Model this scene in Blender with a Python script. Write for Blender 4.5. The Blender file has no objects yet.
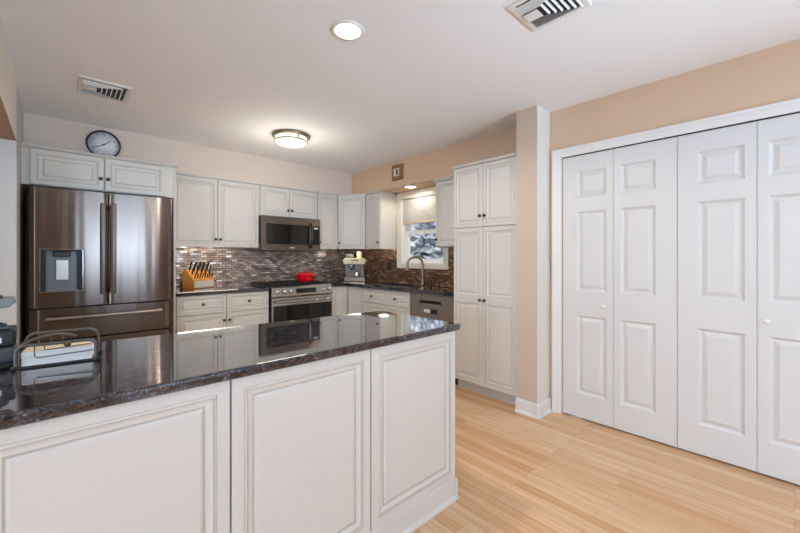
import bpy, bmesh, math, random
from mathutils import Vector, Matrix
random.seed(7)
PI = math.pi
S = bpy.context.scene
C = S.collection

# ------------------------------------------------------------------ camera
cam_d = bpy.data.cameras.new('camera')
cam_d.sensor_width = 36.0
cam_d.lens = 367.34 / 800 * 36
cam_d.shift_y = (256.83 - 266.5) / 800
cam_d.clip_start = 0.02
cam = bpy.data.objects.new('camera', cam_d)
C.objects.link(cam)
cam.location = (0, 0, 1.2557)
cam.rotation_euler = (PI / 2, 0, -0.7502)
S.camera = cam

# ------------------------------------------------------------------ view and world
S.view_settings.view_transform = 'Standard'
S.view_settings.look = 'None'
S.view_settings.gamma = 1.0
S.view_settings.use_curve_mapping = False
S.view_settings.exposure = 0.08
S.cycles.use_denoising = True
S.cycles.max_bounces = 10
S.cycles.diffuse_bounces = 6
S.cycles.sample_clamp_indirect = 8.0
S.cycles.caustics_reflective = False
S.cycles.caustics_refractive = False

world = bpy.data.worlds.new('world')
S.world = world
world.use_nodes = True
wn = world.node_tree
bg = wn.nodes['Background']
sky = wn.nodes.new('ShaderNodeTexSky')
sky.sky_type = 'NISHITA'
sky.sun_disc = False
sky.sun_elevation = math.radians(35); sky.sun_rotation = math.radians(220)
sky.dust_density = 3.0
mixw = wn.nodes.new('ShaderNodeMix'); mixw.data_type = 'RGBA'
mixw.inputs['Factor'].default_value = 0.93
mixw.inputs[7].default_value = (0.92, 0.96, 1.0, 1)
wn.links.new(sky.outputs[0], mixw.inputs[6])
wn.links.new(mixw.outputs[2], bg.inputs[0])
bg.inputs[1].default_value = 1.5


def area(name, loc, rot, sx, sy, power, col):
    l = bpy.data.lights.new(name, 'AREA')
    l.shape = 'RECTANGLE'; l.size = sx; l.size_y = sy
    l.energy = power; l.color = col
    o = bpy.data.objects.new(name, l); C.objects.link(o)
    o.location = loc; o.rotation_euler = rot
    return o


DAY = (0.60, 0.90, 1.32)
# daylight outside the patio door and the invented windows: sky light, and added uplights to brighten the ceiling
area('patio_daylight', (1.22, -3.95, 1.14), (PI / 2, 0, 0), 1.5, 2.3, 54, DAY)
area('rear_window_daylight', (-1.9, -3.95, 1.5), (PI / 2, 0, 0), 1.7, 1.3, 11, DAY)
area('side_window_daylight', (-4.55, 1.6, 1.45), (PI / 2, 0, -PI / 2), 2.2, 1.4, 27, DAY)
area('side_window_daylight_rear', (-4.55, -1.6, 1.45), (PI / 2, 0, -PI / 2), 2.2, 1.4, 136, DAY)
for _n, _x, _z, _w, _e in (('patio_ceiling_fill', 1.22, 0.35, 1.3, 52), ('rear_ceiling_fill', -1.9, 0.9, 1.7, 35)):
    _l = area(_n, (_x, -4.25, _z), (PI / 2 + 0.58, 0, 0), _w, 0.7, _e, (0.63, 0.90, 1.19))
    _l.data.spread = math.radians(62)


# ------------------------------------------------------------------ materials
def srgb(r, g, b):
    f = lambda c: (c / 255 / 12.92) if c / 255 <= 0.04045 else ((c / 255 + 0.055) / 1.055) ** 2.4
    return (f(r), f(g), f(b), 1)


def new_mat(name):
    m = bpy.data.materials.new(name); m.use_nodes = True
    return m, m.node_tree, m.node_tree.nodes['Principled BSDF']


def paint(name, col, rough=0.5, metal=0.0, bump=0.0, bscale=200, vary=0.03, vscale=3.0, spec=0.5, coat=0.0):
    m, t, p = new_mat(name)
    p.inputs['Roughness'].default_value = rough
    p.inputs['Metallic'].default_value = metal
    p.inputs['Specular IOR Level'].default_value = spec
    p.inputs['Coat Weight'].default_value = coat
    p.inputs['Coat Roughness'].default_value = 0.05
    tc = t.nodes.new('ShaderNodeTexCoord')
    n = t.nodes.new('ShaderNodeTexNoise'); n.inputs['Scale'].default_value = vscale
    n.inputs['Detail'].default_value = 4
    t.links.new(tc.outputs['Object'], n.inputs['Vector'])
    r = t.nodes.new('ShaderNodeValToRGB')
    a, b = 1 - vary, 1 + vary
    r.color_ramp.elements[0].position = 0.3; r.color_ramp.elements[1].position = 0.7
    r.color_ramp.elements[0].color = (col[0] * a, col[1] * a, col[2] * a, 1)
    r.color_ramp.elements[1].color = (min(1, col[0] * b), min(1, col[1] * b), min(1, col[2] * b), 1)
    t.links.new(n.outputs['Fac'], r.inputs[0])
    t.links.new(r.outputs[0], p.inputs['Base Color'])
    if bump:
        n2 = t.nodes.new('ShaderNodeTexNoise'); n2.inputs['Scale'].default_value = bscale
        t.links.new(tc.outputs['Object'], n2.inputs['Vector'])
        bp = t.nodes.new('ShaderNodeBump'); bp.inputs['Strength'].default_value = bump
        bp.inputs['Distance'].default_value = 0.002
        t.links.new(n2.outputs['Fac'], bp.inputs['Height'])
        t.links.new(bp.outputs[0], p.inputs['Normal'])
    return m


def emit(name, col, strength):
    m, t, p = new_mat(name)
    p.inputs['Base Color'].default_value = (0.9, 0.9, 0.88, 1)
    p.inputs['Emission Color'].default_value = col
    p.inputs['Emission Strength'].default_value = strength
    return m


M = {}
M['cream'] = paint('cabinet_paint', srgb(211, 207, 199), 0.38, vary=0.015)
M['glaze'] = paint('brown_glaze', srgb(184, 176, 166), 0.5, vary=0.08, vscale=20)
M['cabin'] = paint('cabinet_inside', srgb(190, 180, 165), 0.6)
M['white'] = paint('door_white_paint', srgb(214, 213, 210), 0.42, bump=0.12, bscale=90, vary=0.01)
M['trimw'] = paint('trim_white_paint', srgb(228, 226, 222), 0.35, vary=0.01)
M['warmw'] = paint('warm_white_wall_paint', srgb(216, 202, 189), 0.8, vary=0.012)
M['pierw'] = paint('grey_white_wall_paint', srgb(190, 190, 188), 0.8, vary=0.012)
M['pilw'] = paint('pillar_white_paint', srgb(228, 223, 214), 0.6, vary=0.01)
M['tand'] = paint('shaded_tan_and_rear_wall_paint', srgb(160, 132, 108), 0.8, vary=0.015)
M['ceil'] = paint('ceiling_paint', srgb(240, 240, 240), 0.9, vary=0.012, vscale=1.2)
M['tan'] = paint('tan_wall_paint', srgb(212, 184, 156), 0.8, bump=0.1, bscale=300, vary=0.015)
M['beige'] = paint('beige_wall_paint', srgb(203, 184, 166), 0.8, vary=0.012)
M['offw'] = paint('off_white_wall_paint', srgb(222, 215, 207), 0.8, vary=0.012)
M['bronze'] = paint('dark_bronze', srgb(92, 80, 70), 0.35, metal=0.9)
M['black'] = paint('black_plastic', srgb(22, 22, 24), 0.4)
M['blackgl'] = paint('black_glass', srgb(14, 14, 15), 0.06, spec=0.6)
M['dgrey'] = paint('dark_grey_plastic', srgb(66, 70, 76), 0.45)
M['mgrey'] = paint('grey_plastic', srgb(120, 122, 124), 0.4)
M['chrome'] = paint('chrome', srgb(200, 200, 200), 0.12, metal=1.0)
M['nickel'] = paint('brushed_nickel', srgb(150, 138, 124), 0.3, metal=1.0)
M['steel'] = paint('stainless_steel', srgb(190, 188, 184), 0.26, metal=1.0)
M['gunmetal'] = paint('gunmetal_steel', srgb(148, 138, 129), 0.32, metal=1.0, vary=0.02)
M['dispgrey'] = paint('dispenser_grey', srgb(112, 120, 128), 0.35, metal=0.3)
M['mwsteel'] = paint('microwave_steel', srgb(126, 113, 104), 0.3, metal=1.0, vary=0.02)
M['dwsteel'] = paint('dishwasher_steel', srgb(146, 139, 132), 0.38, metal=0.7, vary=0.02)
M['hhandle'] = paint('drawer_handle_steel_lit', srgb(168, 160, 153), 0.3, metal=1.0)  # paler copy of the handle steel, upward reflections put into its colour
M['handle'] = paint('handle_steel', srgb(104, 96, 90), 0.36, metal=1.0)
M['cast'] = paint('cast_iron', srgb(28, 27, 26), 0.6)
M['red'] = paint('red_enamel', srgb(214, 16, 28), 0.15, coat=0.5, vary=0.05)
M['ivory'] = paint('cream_enamel', srgb(226, 216, 176), 0.25, coat=0.4)
M['paper'] = paint('white_paper', srgb(236, 235, 232), 0.9, vary=0.02, vscale=30)
M['papercream'] = paint('cream_paper', srgb(226, 208, 176), 0.9, vary=0.03, vscale=30)
M['iron'] = paint('grey_wrought_iron', srgb(96, 90, 86), 0.4, metal=0.6)
M['outlet'] = paint('dark_outlet', srgb(40, 34, 30), 0.4)
M['winw'] = paint('window_casing_paint', srgb(226, 216, 198), 0.4, vary=0.01)
M['shade'] = paint('shade_fabric', srgb(200, 195, 187), 0.9, bump=0.3, bscale=150)
M['shadebot'] = paint('shade_rail', srgb(202, 184, 158), 0.7)
M['plaque'] = paint('brown_plaque', srgb(140, 106, 76), 0.7, bump=0.4, bscale=60, vary=0.2, vscale=30)
M['cork'] = paint('pale_tile', srgb(226, 216, 204), 0.6)
M['rosette'] = paint('bronze_rosette', srgb(104, 82, 62), 0.4, metal=0.6)
M['clockface'] = paint('clock_face', srgb(226, 226, 228), 0.5, vary=0.01)
M['silver'] = paint('silver_lettering', srgb(215, 215, 215), 0.4)
M['mortar'] = paint('closet_dark', srgb(70, 66, 62), 0.9)
M['lens'] = emit('lamp_lens', (1.0, 0.93, 0.82, 1), 5.0)
M['diff'] = emit('lamp_diffuser', (1.0, 0.92, 0.76, 1), 1.3)
M['strip'] = emit('light_strip', (1.0, 0.94, 0.80, 1), 9.0)
M['display'] = paint('display_panel', srgb(18, 20, 24), 0.12)


def mat_oak(name, strength=1.0):
    m, t, p = new_mat(name)
    N, L = t.nodes, t.links
    tc = N.new('ShaderNodeTexCoord')
    sep = N.new('ShaderNodeSeparateXYZ'); L.new(tc.outputs['Object'], sep.inputs[0])
    cmb = N.new('ShaderNodeCombineXYZ')
    L.new(sep.outputs['Y'], cmb.inputs['X']); L.new(sep.outputs['X'], cmb.inputs['Y'])
    br = N.new('ShaderNodeTexBrick')
    br.offset = 0.37; br.offset_frequency = 3; br.squash = 1.0
    br.inputs['Scale'].default_value = 1.0
    br.inputs['Brick Width'].default_value = 1.05
    br.inputs['Row Height'].default_value = 0.0575
    br.inputs['Mortar Size'].default_value = 0.0007
    br.inputs['Mortar Smooth'].default_value = 0.2
    br.inputs['Color1'].default_value = (0, 0, 0, 1); br.inputs['Color2'].default_value = (1, 1, 1, 1)
    br.inputs['Mortar'].default_value = (0.5, 0.5, 0.5, 1)
    L.new(cmb.outputs[0], br.inputs['Vector'])
    ramp = N.new('ShaderNodeValToRGB')
    e = ramp.color_ramp.elements
    e[0].position = 0.0; e[0].color = srgb(205, 157, 110)
    e[1].position = 1.0; e[1].color = srgb(229, 192, 155)
    e2 = ramp.color_ramp.elements.new(0.5); e2.color = srgb(218, 175, 133)
    L.new(br.outputs['Color'], ramp.inputs[0])
    # grain stretched along Y
    mp = N.new('ShaderNodeMapping'); mp.inputs['Scale'].default_value = (55, 2.2, 1)
    L.new(tc.outputs['Object'], mp.inputs['Vector'])
    ns = N.new('ShaderNodeTexNoise'); ns.inputs['Scale'].default_value = 1.0; ns.inputs['Detail'].default_value = 6
    ns.inputs['Distortion'].default_value = 0.6
    L.new(mp.outputs[0], ns.inputs['Vector'])
    gr = N.new('ShaderNodeValToRGB')
    gr.color_ramp.elements[0].position = 0.35; gr.color_ramp.elements[0].color = (0.80, 0.76, 0.70, 1)
    gr.color_ramp.elements[1].position = 0.62; gr.color_ramp.elements[1].color = (1.04, 1.04, 1.04, 1)
    L.new(ns.outputs['Fac'], gr.inputs[0])
    mx = N.new('ShaderNodeMix'); mx.data_type = 'RGBA'; mx.blend_type = 'MULTIPLY'
    mx.inputs['Factor'].default_value = 0.75
    L.new(ramp.outputs[0], mx.inputs[6]); L.new(gr.outputs[0], mx.inputs[7])
    seam = N.new('ShaderNodeMix'); seam.data_type = 'RGBA'
    L.new(br.outputs['Fac'], seam.inputs['Factor'])
    L.new(mx.outputs[2], seam.inputs[6]); seam.inputs[7].default_value = srgb(150, 108, 66)
    L.new(seam.outputs[2], p.inputs['Base Color'])
    p.inputs['Roughness'].default_value = 0.16
    p.inputs['Specular IOR Level'].default_value = 0.6
    bp = N.new('ShaderNodeBump'); bp.inputs['Strength'].default_value = 0.06; bp.inputs['Distance'].default_value = 0.002
    L.new(ns.outputs['Fac'], bp.inputs['Height']); L.new(bp.outputs[0], p.inputs['Normal'])
    return m


M['oak'] = mat_oak('oak_strip_floor')


def mat_granite(name, rough):
    m, t, p = new_mat(name)
    N, L = t.nodes, t.links
    tc = N.new('ShaderNodeTexCoord')
    v = N.new('ShaderNodeTexVoronoi'); v.inputs['Scale'].default_value = 210
    n = N.new('ShaderNodeTexNoise'); n.inputs['Scale'].default_value = 24; n.inputs['Detail'].default_value = 6
    n.inputs['Roughness'].default_value = 0.65
    L.new(tc.outputs['Object'], v.inputs['Vector']); L.new(tc.outputs['Object'], n.inputs['Vector'])
    sp = N.new('ShaderNodeSeparateColor'); L.new(v.outputs['Color'], sp.inputs[0])
    ad = N.new('ShaderNodeMath'); ad.operation = 'MULTIPLY_ADD'      # cell value nudged by the large clouds
    L.new(sp.outputs[0], ad.inputs[0]); ad.inputs[1].default_value = 0.62
    sb = N.new('ShaderNodeMath'); sb.operation = 'MULTIPLY_ADD'; sb.inputs[1].default_value = 1.5; sb.inputs[2].default_value = -0.55
    L.new(n.outputs['Fac'], sb.inputs[0]); L.new(sb.outputs[0], ad.inputs[2])
    r = N.new('ShaderNodeValToRGB'); r.color_ramp.interpolation = 'CONSTANT'
    el = r.color_ramp.elements
    el[0].position = 0.0; el[0].color = srgb(12, 13, 17)
    el[1].position = 0.94; el[1].color = srgb(118, 120, 128)
    for pos, c in ((0.28, srgb(28, 33, 44)), (0.44, srgb(50, 37, 29)), (0.53, srgb(40, 48, 64)), (0.67, srgb(84, 58, 41)), (0.75, srgb(66, 76, 94)), (0.87, srgb(92, 76, 64))):
        x = el.new(pos); x.color = c
    L.new(ad.outputs[0], r.inputs[0])
    L.new(r.outputs[0], p.inputs['Base Color'])
    p.inputs['Roughness'].default_value = rough
    p.inputs['IOR'].default_value = 1.5
    p.inputs['Specular IOR Level'].default_value = 0.5
    p.inputs['Specular Tint'].default_value = (1.0, 0.92, 0.80, 1)
    p.inputs['Coat Weight'].default_value = 1.0          # sealed, polished surface
    p.inputs['Coat IOR'].default_value = 1.5
    p.inputs['Coat Roughness'].default_value = 0.02
    rr = N.new('ShaderNodeMapRange'); L.new(sp.outputs[1], rr.inputs[0])
    rr.inputs[3].default_value = 0.02; rr.inputs[4].default_value = 0.07
    L.new(rr.outputs[0], p.inputs['Roughness'])
    rc = N.new('ShaderNodeMapRange'); L.new(sp.outputs[2], rc.inputs[0])
    rc.inputs[3].default_value = 0.75; rc.inputs[4].default_value = 1.0
    L.new(rc.outputs[0], p.inputs['Coat Weight'])
    return m


M['granite'] = mat_granite('polished_dark_granite', 0.035)


def mat_mosaic(name, axis, tones, mort, gap):
    m, t, p = new_mat(name)
    N, L = t.nodes, t.links
    tc = N.new('ShaderNodeTexCoord')
    sep = N.new('ShaderNodeSeparateXYZ'); L.new(tc.outputs['Object'], sep.inputs[0])
    cmb = N.new('ShaderNodeCombineXYZ')
    L.new(sep.outputs[axis], cmb.inputs['X']); L.new(sep.outputs['Z'], cmb.inputs['Y'])
    br = N.new('ShaderNodeTexBrick'); br.offset = 0.45; br.offset_frequency = 2
    br.inputs['Scale'].default_value = 1.0
    br.inputs['Brick Width'].default_value = 0.068; br.inputs['Row Height'].default_value = 0.026
    br.inputs['Mortar Size'].default_value = gap; br.inputs['Mortar Smooth'].default_value = 0.1
    br.inputs['Color1'].default_value = (0, 0, 0, 1); br.inputs['Color2'].default_value = (1, 1, 1, 1)
    br.inputs['Mortar'].default_value = (0.5, 0.5, 0.5, 1)
    L.new(cmb.outputs[0], br.inputs['Vector'])
    r = N.new('ShaderNodeValToRGB'); r.color_ramp.interpolation = 'CONSTANT'
    el = r.color_ramp.elements
    el[0].position = 0; el[0].color = tones[0]
    el[1].position = 0.84; el[1].color = tones[5]
    for pos, c in zip((0.18, 0.36, 0.53, 0.69), tones[1:5]):
        x = el.new(pos); x.color = c
    L.new(br.outputs['Color'], r.inputs[0])
    mx = N.new('ShaderNodeMix'); mx.data_type = 'RGBA'
    L.new(br.outputs['Fac'], mx.inputs['Factor'])
    L.new(r.outputs[0], mx.inputs[6]); mx.inputs[7].default_value = mort
    L.new(mx.outputs[2], p.inputs['Base Color'])
    p.inputs['Metallic'].default_value = 0.6
    p.inputs['Roughness'].default_value = 0.26
    # each tile sits at its own slight tilt
    wn_ = N.new('ShaderNodeTexWhiteNoise'); wn_.noise_dimensions = '3D'
    L.new(br.outputs['Color'], wn_.inputs['Vector'])
    s1 = N.new('ShaderNodeVectorMath'); s1.operation = 'SUBTRACT'; s1.inputs[1].default_value = (0.5, 0.5, 0.5)
    L.new(wn_.outputs['Color'], s1.inputs[0])
    s2 = N.new('ShaderNodeVectorMath'); s2.operation = 'SCALE'; s2.inputs['Scale'].default_value = 0.22
    L.new(s1.outputs[0], s2.inputs[0])
    bp = N.new('ShaderNodeBump'); bp.inputs['Strength'].default_value = 0.5; bp.inputs['Distance'].default_value = 0.002
    bp.invert = True
    L.new(br.outputs['Fac'], bp.inputs['Height'])
    s3 = N.new('ShaderNodeVectorMath'); s3.operation = 'ADD'
    L.new(bp.outputs[0], s3.inputs[0]); L.new(s2.outputs[0], s3.inputs[1])
    s4 = N.new('ShaderNodeVectorMath'); s4.operation = 'NORMALIZE'; L.new(s3.outputs[0], s4.inputs[0])
    L.new(s4.outputs[0], p.inputs['Normal'])
    return m


M['mosaicx'] = mat_mosaic('mosaic_tile_back', 'X', [srgb(150, 132, 122), srgb(184, 166, 156), srgb(168, 160, 158), srgb(196, 180, 170), srgb(160, 136, 120), srgb(222, 217, 214)], srgb(74, 62, 56), 0.0022)
M['mosaicy'] = mat_mosaic('mosaic_tile_side', 'Y', [srgb(128, 94, 70), srgb(158, 118, 90), srgb(142, 112, 94), srgb(170, 130, 100), srgb(134, 92, 64), srgb(184, 152, 128)], srgb(36, 28, 24), 0.0032)  # same tile as the back, warm reflections put into darker, browner tones


def mat_blacksteel(name):
    m, t, p = new_mat(name)
    N, L = t.nodes, t.links
    p.inputs['Metallic'].default_value = 1.0
    p.inputs['Roughness'].default_value = 0.18
    p.inputs['Anisotropic'].default_value = 0.94       # horizontal brushing smears reflections vertically
    tg = N.new('ShaderNodeCombineXYZ'); tg.inputs[2].default_value = 1.0
    L.new(tg.outputs[0], p.inputs['Tangent'])
    tc = N.new('ShaderNodeTexCoord')
    mp = N.new('ShaderNodeMapping'); mp.inputs['Scale'].default_value = (9.0, 4.0, 0.35)
    L.new(tc.outputs['Object'], mp.inputs['Vector'])
    n = N.new('ShaderNodeTexNoise'); n.inputs['Scale'].default_value = 1.0; n.inputs['Detail'].default_value = 1
    L.new(mp.outputs[0], n.inputs['Vector'])
    r = N.new('ShaderNodeValToRGB')
    r.color_ramp.elements[0].color = srgb(112, 101, 94); r.color_ramp.elements[1].color = srgb(124, 113, 106)
    L.new(n.outputs['Fac'], r.inputs[0]); L.new(r.outputs[0], p.inputs['Base Color'])
    bp = N.new('ShaderNodeBump'); bp.inputs['Strength'].default_value = 0.45; bp.inputs['Distance'].default_value = 0.006
    L.new(n.outputs['Fac'], bp.inputs['Height']); L.new(bp.outputs[0], p.inputs['Normal'])
    return m


M['bsteel'] = mat_blacksteel('black_stainless_steel')


def mat_wood(name, c1, c2):
    m, t, p = new_mat(name)
    N, L = t.nodes, t.links
    tc = N.new('ShaderNodeTexCoord')
    mp = N.new('ShaderNodeMapping'); mp.inputs['Scale'].default_value = (60, 60, 6)
    L.new(tc.outputs['Object'], mp.inputs['Vector'])
    n = N.new('ShaderNodeTexNoise'); n.inputs['Scale'].default_value = 1.0; n.inputs['Detail'].default_value = 4
    L.new(mp.outputs[0], n.inputs['Vector'])
    r = N.new('ShaderNodeValToRGB')
    r.color_ramp.elements[0].color = c1; r.color_ramp.elements[1].color = c2
    L.new(n.outputs['Fac'], r.inputs[0]); L.new(r.outputs[0], p.inputs['Base Color'])
    p.inputs['Roughness'].default_value = 0.4
    return m


M['blockwood'] = mat_wood('amber_wood', srgb(196, 120, 44), srgb(226, 152, 70))
M['palewood'] = mat_wood('pale_wood', srgb(206, 196, 184), srgb(224, 216, 204))
M['bark'] = mat_wood('bark', srgb(70, 60, 52), srgb(110, 98, 86))
M['leafa'] = paint('leaf_grey_green', srgb(176, 184, 184), 0.7, vary=0.2, vscale=2)
M['leafb'] = paint('leaf_blue_grey', srgb(186, 194, 206), 0.7, vary=0.2, vscale=2)
M['hill'] = paint('misty_hillside', srgb(150, 158, 168), 0.9, vary=0.25, vscale=0.8)
M['grass'] = paint('grass', srgb(120, 140, 100), 0.9, vary=0.2)


def mat_glass(name, t_w=0.93):
    m, t, p = new_mat(name)
    N, L = t.nodes, t.links
    N.remove(p)
    out = N['Material Output']
    tr = N.new('ShaderNodeBsdfTransparent'); gl = N.new('ShaderNodeBsdfGlossy'); gl.inputs['Roughness'].default_value = 0.01
    mx = N.new('ShaderNodeMixShader'); mx.inputs[0].default_value = 0.05
    L.new(tr.outputs[0], mx.inputs[1]); L.new(gl.outputs[0], mx.inputs[2])
    L.new(mx.outputs[0], out.inputs['Surface'])
    return m


M['glass'] = mat_glass('window_glass')


# ------------------------------------------------------------------ mesh helpers
class MB:
    def __init__(self):
        self.bm = bmesh.new(); self.mats = []; self.cur = 0; self.sm = False

    def m(self, key):
        if key not in self.mats: self.mats.append(key)
        self.cur = self.mats.index(key); return self

    def face(self, vs):
        try:
            f = self.bm.faces.new(vs)
        except ValueError:
            return None
        f.material_index = self.cur; f.smooth = self.sm
        return f

    def v(self, *co): return self.bm.verts.new(co)

    def box(self, x0, x1, y0, y1, z0, z1):
        x0, x1 = sorted((x0, x1)); y0, y1 = sorted((y0, y1)); z0, z1 = sorted((z0, z1))
        p = [self.v(x, y, z) for z in (z0, z1) for y in (y0, y1) for x in (x0, x1)]
        for q in ((0, 2, 3, 1), (4, 5, 7, 6), (0, 1, 5, 4), (2, 6, 7, 3), (0, 4, 6, 2), (1, 3, 7, 5)):
            self.face([p[i] for i in q])
        return self

    def bbox(self, x0, x1, y0, y1, z0, z1, b=0.003, seg=2):
        """box with rounded edges"""
        n0 = set(self.bm.verts); f0 = set(self.bm.faces)
        self.box(x0, x1, y0, y1, z0, z1)
        nv = [v for v in self.bm.verts if v not in n0]
        es = list({e for v in nv for e in v.link_edges})
        r = bmesh.ops.bevel(self.bm, geom=es, offset=b, segments=seg, profile=0.5, affect='EDGES')
        for f in self.bm.faces:
            if f not in f0: f.material_index = self.cur
        return self

    def prism(self, poly, z0, z1, axis='z'):
        """poly of 2-D points extruded along an axis"""
        def co(a, b, c):
            return {'z': (a, b, c), 'x': (c, a, b), 'y': (a, c, b)}[axis]
        lo = [self.v(*co(a, b, z0)) for a, b in poly]
        hi = [self.v(*co(a, b, z1)) for a, b in poly]
        n = len(poly)
        self.face(lo[::-1]); self.face(hi)
        for i in range(n):
            self.face([lo[i], lo[(i + 1) % n], hi[(i + 1) % n], hi[i]])
        return self

    def lathe(self, prof, center=(0, 0, 0), axis=(0, 0, 1), seg=24, close=False):
        """prof: (radius, height along axis)"""
        ax = Vector(axis).normalized()
        q = Vector((0, 0, 1)).rotation_difference(ax)
        c = Vector(center); rows = []
        for r, h in prof:
            if r < 1e-6:
                rows.append([self.bm.verts.new(c + q @ Vector((0, 0, h)))])
            else:
                rows.append([self.bm.verts.new(c + q @ Vector((r * math.cos(2 * PI * k / seg), r * math.sin(2 * PI * k / seg), h))) for k in range(seg)])
        sm = self.sm; self.sm = True
        pairs = list(zip(rows, rows[1:]))
        if close: pairs.append((rows[-1], rows[0]))
        for a, b in pairs:
            if len(a) == 1 and len(b) == 1: continue
            for k in range(seg):
                k2 = (k + 1) % seg
                if len(a) == 1: self.face([a[0], b[k], b[k2]])
                elif len(b) == 1: self.face([a[k], a[k2], b[0]])
                else: self.face([a[k], a[k2], b[k2], b[k]])
        self.sm = sm
        return self

    def tube(self, pts, r, seg=10, closed=False):
        pts = [Vector(p) for p in pts]; n = len(pts)
        rs = r if isinstance(r, (list, tuple)) else [r] * n
        up = None; rows = []
        for i, p in enumerate(pts):
            if closed: d = pts[(i + 1) % n] - pts[i - 1]
            else: d = pts[min(i + 1, n - 1)] - pts[max(i - 1, 0)]
            d.normalize()
            if up is None:
                up = Vector((0, 0, 1)) if abs(d.z) < 0.9 else Vector((1, 0, 0))
            a = d.cross(up); 
            if a.length < 1e-5: a = d.orthogonal()
            a.normalize(); b = a.cross(d).normalized(); up = b
            rows.append([self.bm.verts.new(p + rs[i] * (math.cos(2 * PI * k / seg) * a + math.sin(2 * PI * k / seg) * b)) for k in range(seg)])
        sm = self.sm; self.sm = True
        rng = range(n if closed else n - 1)
        for i in rng:
            A, B = rows[i], rows[(i + 1) % n]
            for k in range(seg):
                self.face([A[k], A[(k + 1) % seg], B[(k + 1) % seg], B[k]])
        self.sm = sm
        if not closed:
            self.face(rows[0][::-1]); self.face(rows[-1])
        return self

    def bar(self, p0, p1, r, seg=10): return self.tube([p0, p1], r, seg)

    def build(self, name, parent=None, loc=None, world=False, bevel=0.0, smooth=False):
        if world and parent is not None:
            self.bm.transform(MWX[parent.name].inverted())
        bmesh.ops.recalc_face_normals(self.bm, faces=self.bm.faces)
        for e in self.bm.edges:
            if len({f.smooth for f in e.link_faces}) > 1: e.smooth = False
        me = bpy.data.meshes.new(name)
        self.bm.to_mesh(me); self.bm.free()
        for k in self.mats: me.materials.append(M[k])
        o = bpy.data.objects.new(name, me); C.objects.link(o)
        if smooth:
            for f in me.polygons: f.use_smooth = True
        if parent is not None:
            o.parent = parent; MWX[o.name] = MWX[parent.name]
        else:
            MWX[o.name] = Matrix.Identity(4)
        if loc is not None: o.location = loc
        if bevel:
            b = o.modifiers.new('bevel', 'BEVEL'); b.width = bevel; b.segments = 2; b.limit_method = 'ANGLE'
            b.angle_limit = math.radians(40)
        return o


MWX = {}


def tag(o, label, cat, group=None):
    o['label'] = label; o['category'] = cat
    if group: o['group'] = group
    return o


def thing(name, label, cat, loc=(0, 0, 0), rz=0.0, group=None):
    o = bpy.data.objects.new(name, None); C.objects.link(o)
    o.empty_display_size = 0.1
    o.location = loc; o.rotation_euler = (0, 0, rz)
    MWX[o.name] = Matrix.Translation(loc) @ Matrix.Rotation(rz, 4, 'Z')
    return tag(o, label, cat, group)


def struct(name, mb, label=None, cat=None, **k):
    o = mb.build(name, **k); o['kind'] = 'structure'
    if label: o['label'] = label
    if cat: o['category'] = cat
    return o


def ssetting(name, label, cat, loc=(0, 0, 0), rz=0.0):
    o = thing(name, label, cat, loc, rz); o['kind'] = 'structure'
    return o


def inst(o, parent, loc, rz=0.0):
    """copy of one part (shared mesh)"""
    c = o.copy(); C.objects.link(c)
    c.parent = parent; c.location = loc; c.rotation_euler = (0, 0, rz)
    MWX[c.name] = MWX[parent.name]
    return c


def copy_tree(o, parent=None):
    c = o.copy(); C.objects.link(c); c.parent = parent
    for ch in list(o.children): copy_tree(ch, c)
    return c


def lettering(text, size, mat, parent, mtx, name='lettering', depth=0.0006):
    cu = bpy.data.curves.new('t', 'FONT'); cu.body = text; cu.size = size
    cu.align_x = 'CENTER'; cu.align_y = 'CENTER'; cu.extrude = depth
    o = bpy.data.objects.new('t', cu); C.objects.link(o)
    bpy.context.view_layer.update()
    me = bpy.data.meshes.new_from_object(o)
    bpy.data.objects.remove(o); bpy.data.curves.remove(cu)
    me.transform(mtx)
    me.materials.clear(); me.materials.append(M[mat]); me.name = name
    p = bpy.data.objects.new(name, me); C.objects.link(p); p.parent = parent
    MWX[p.name] = MWX[parent.name]
    return p


FRONT = Matrix.Rotation(PI / 2, 4, 'X')          # text lying in XY stood up to face -Y


# ------------------------------------------------------------------ room shell
H = 2.44
b = MB().m('oak'); b.box(-4.4, 3.9, -3.75, 4.78, -0.1, 0.0); struct('floor', b, 'light oak strip floor', 'floor')
b = MB().m('ceil'); b.box(-4.4, 3.9, -3.75, 4.78, H, H + 0.1); struct('ceiling', b, 'white painted ceiling', 'ceiling')
b = MB().m('offw'); b.box(-4.4, 3.37, 4.63, 4.78, 0, H); struct('wall_back', b)
b = MB().m('warmw'); b.box(-0.205, 3.37, 4.30, 4.63, 2.118, H); struct('wall_back_soffit', b)
# right kitchen wall with the window opening
WY0, WY1, WZ0, WZ1 = 2.83, 3.58, 1.165, 2.03
b = MB().m('beige')
b.box(3.37, 3.52, 1.545, WY0, 0, H); b.box(3.37, 3.52, WY1, 4.78, 0, H)
b.box(3.37, 3.52, WY0, WY1, 0, WZ0); b.box(3.37, 3.52, WY0, WY1, WZ1, H)
struct('wall_right', b)
b = MB().m('tan'); b.box(3.066, 3.37, 1.545, 4.30, 2.118, H); struct('wall_right_soffit', b)
# pillar between pantry and closet
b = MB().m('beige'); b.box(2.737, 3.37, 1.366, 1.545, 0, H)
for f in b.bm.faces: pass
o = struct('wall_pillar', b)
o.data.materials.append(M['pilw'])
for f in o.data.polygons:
    if f.normal.y < -0.9: f.material_index = 1
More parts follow.
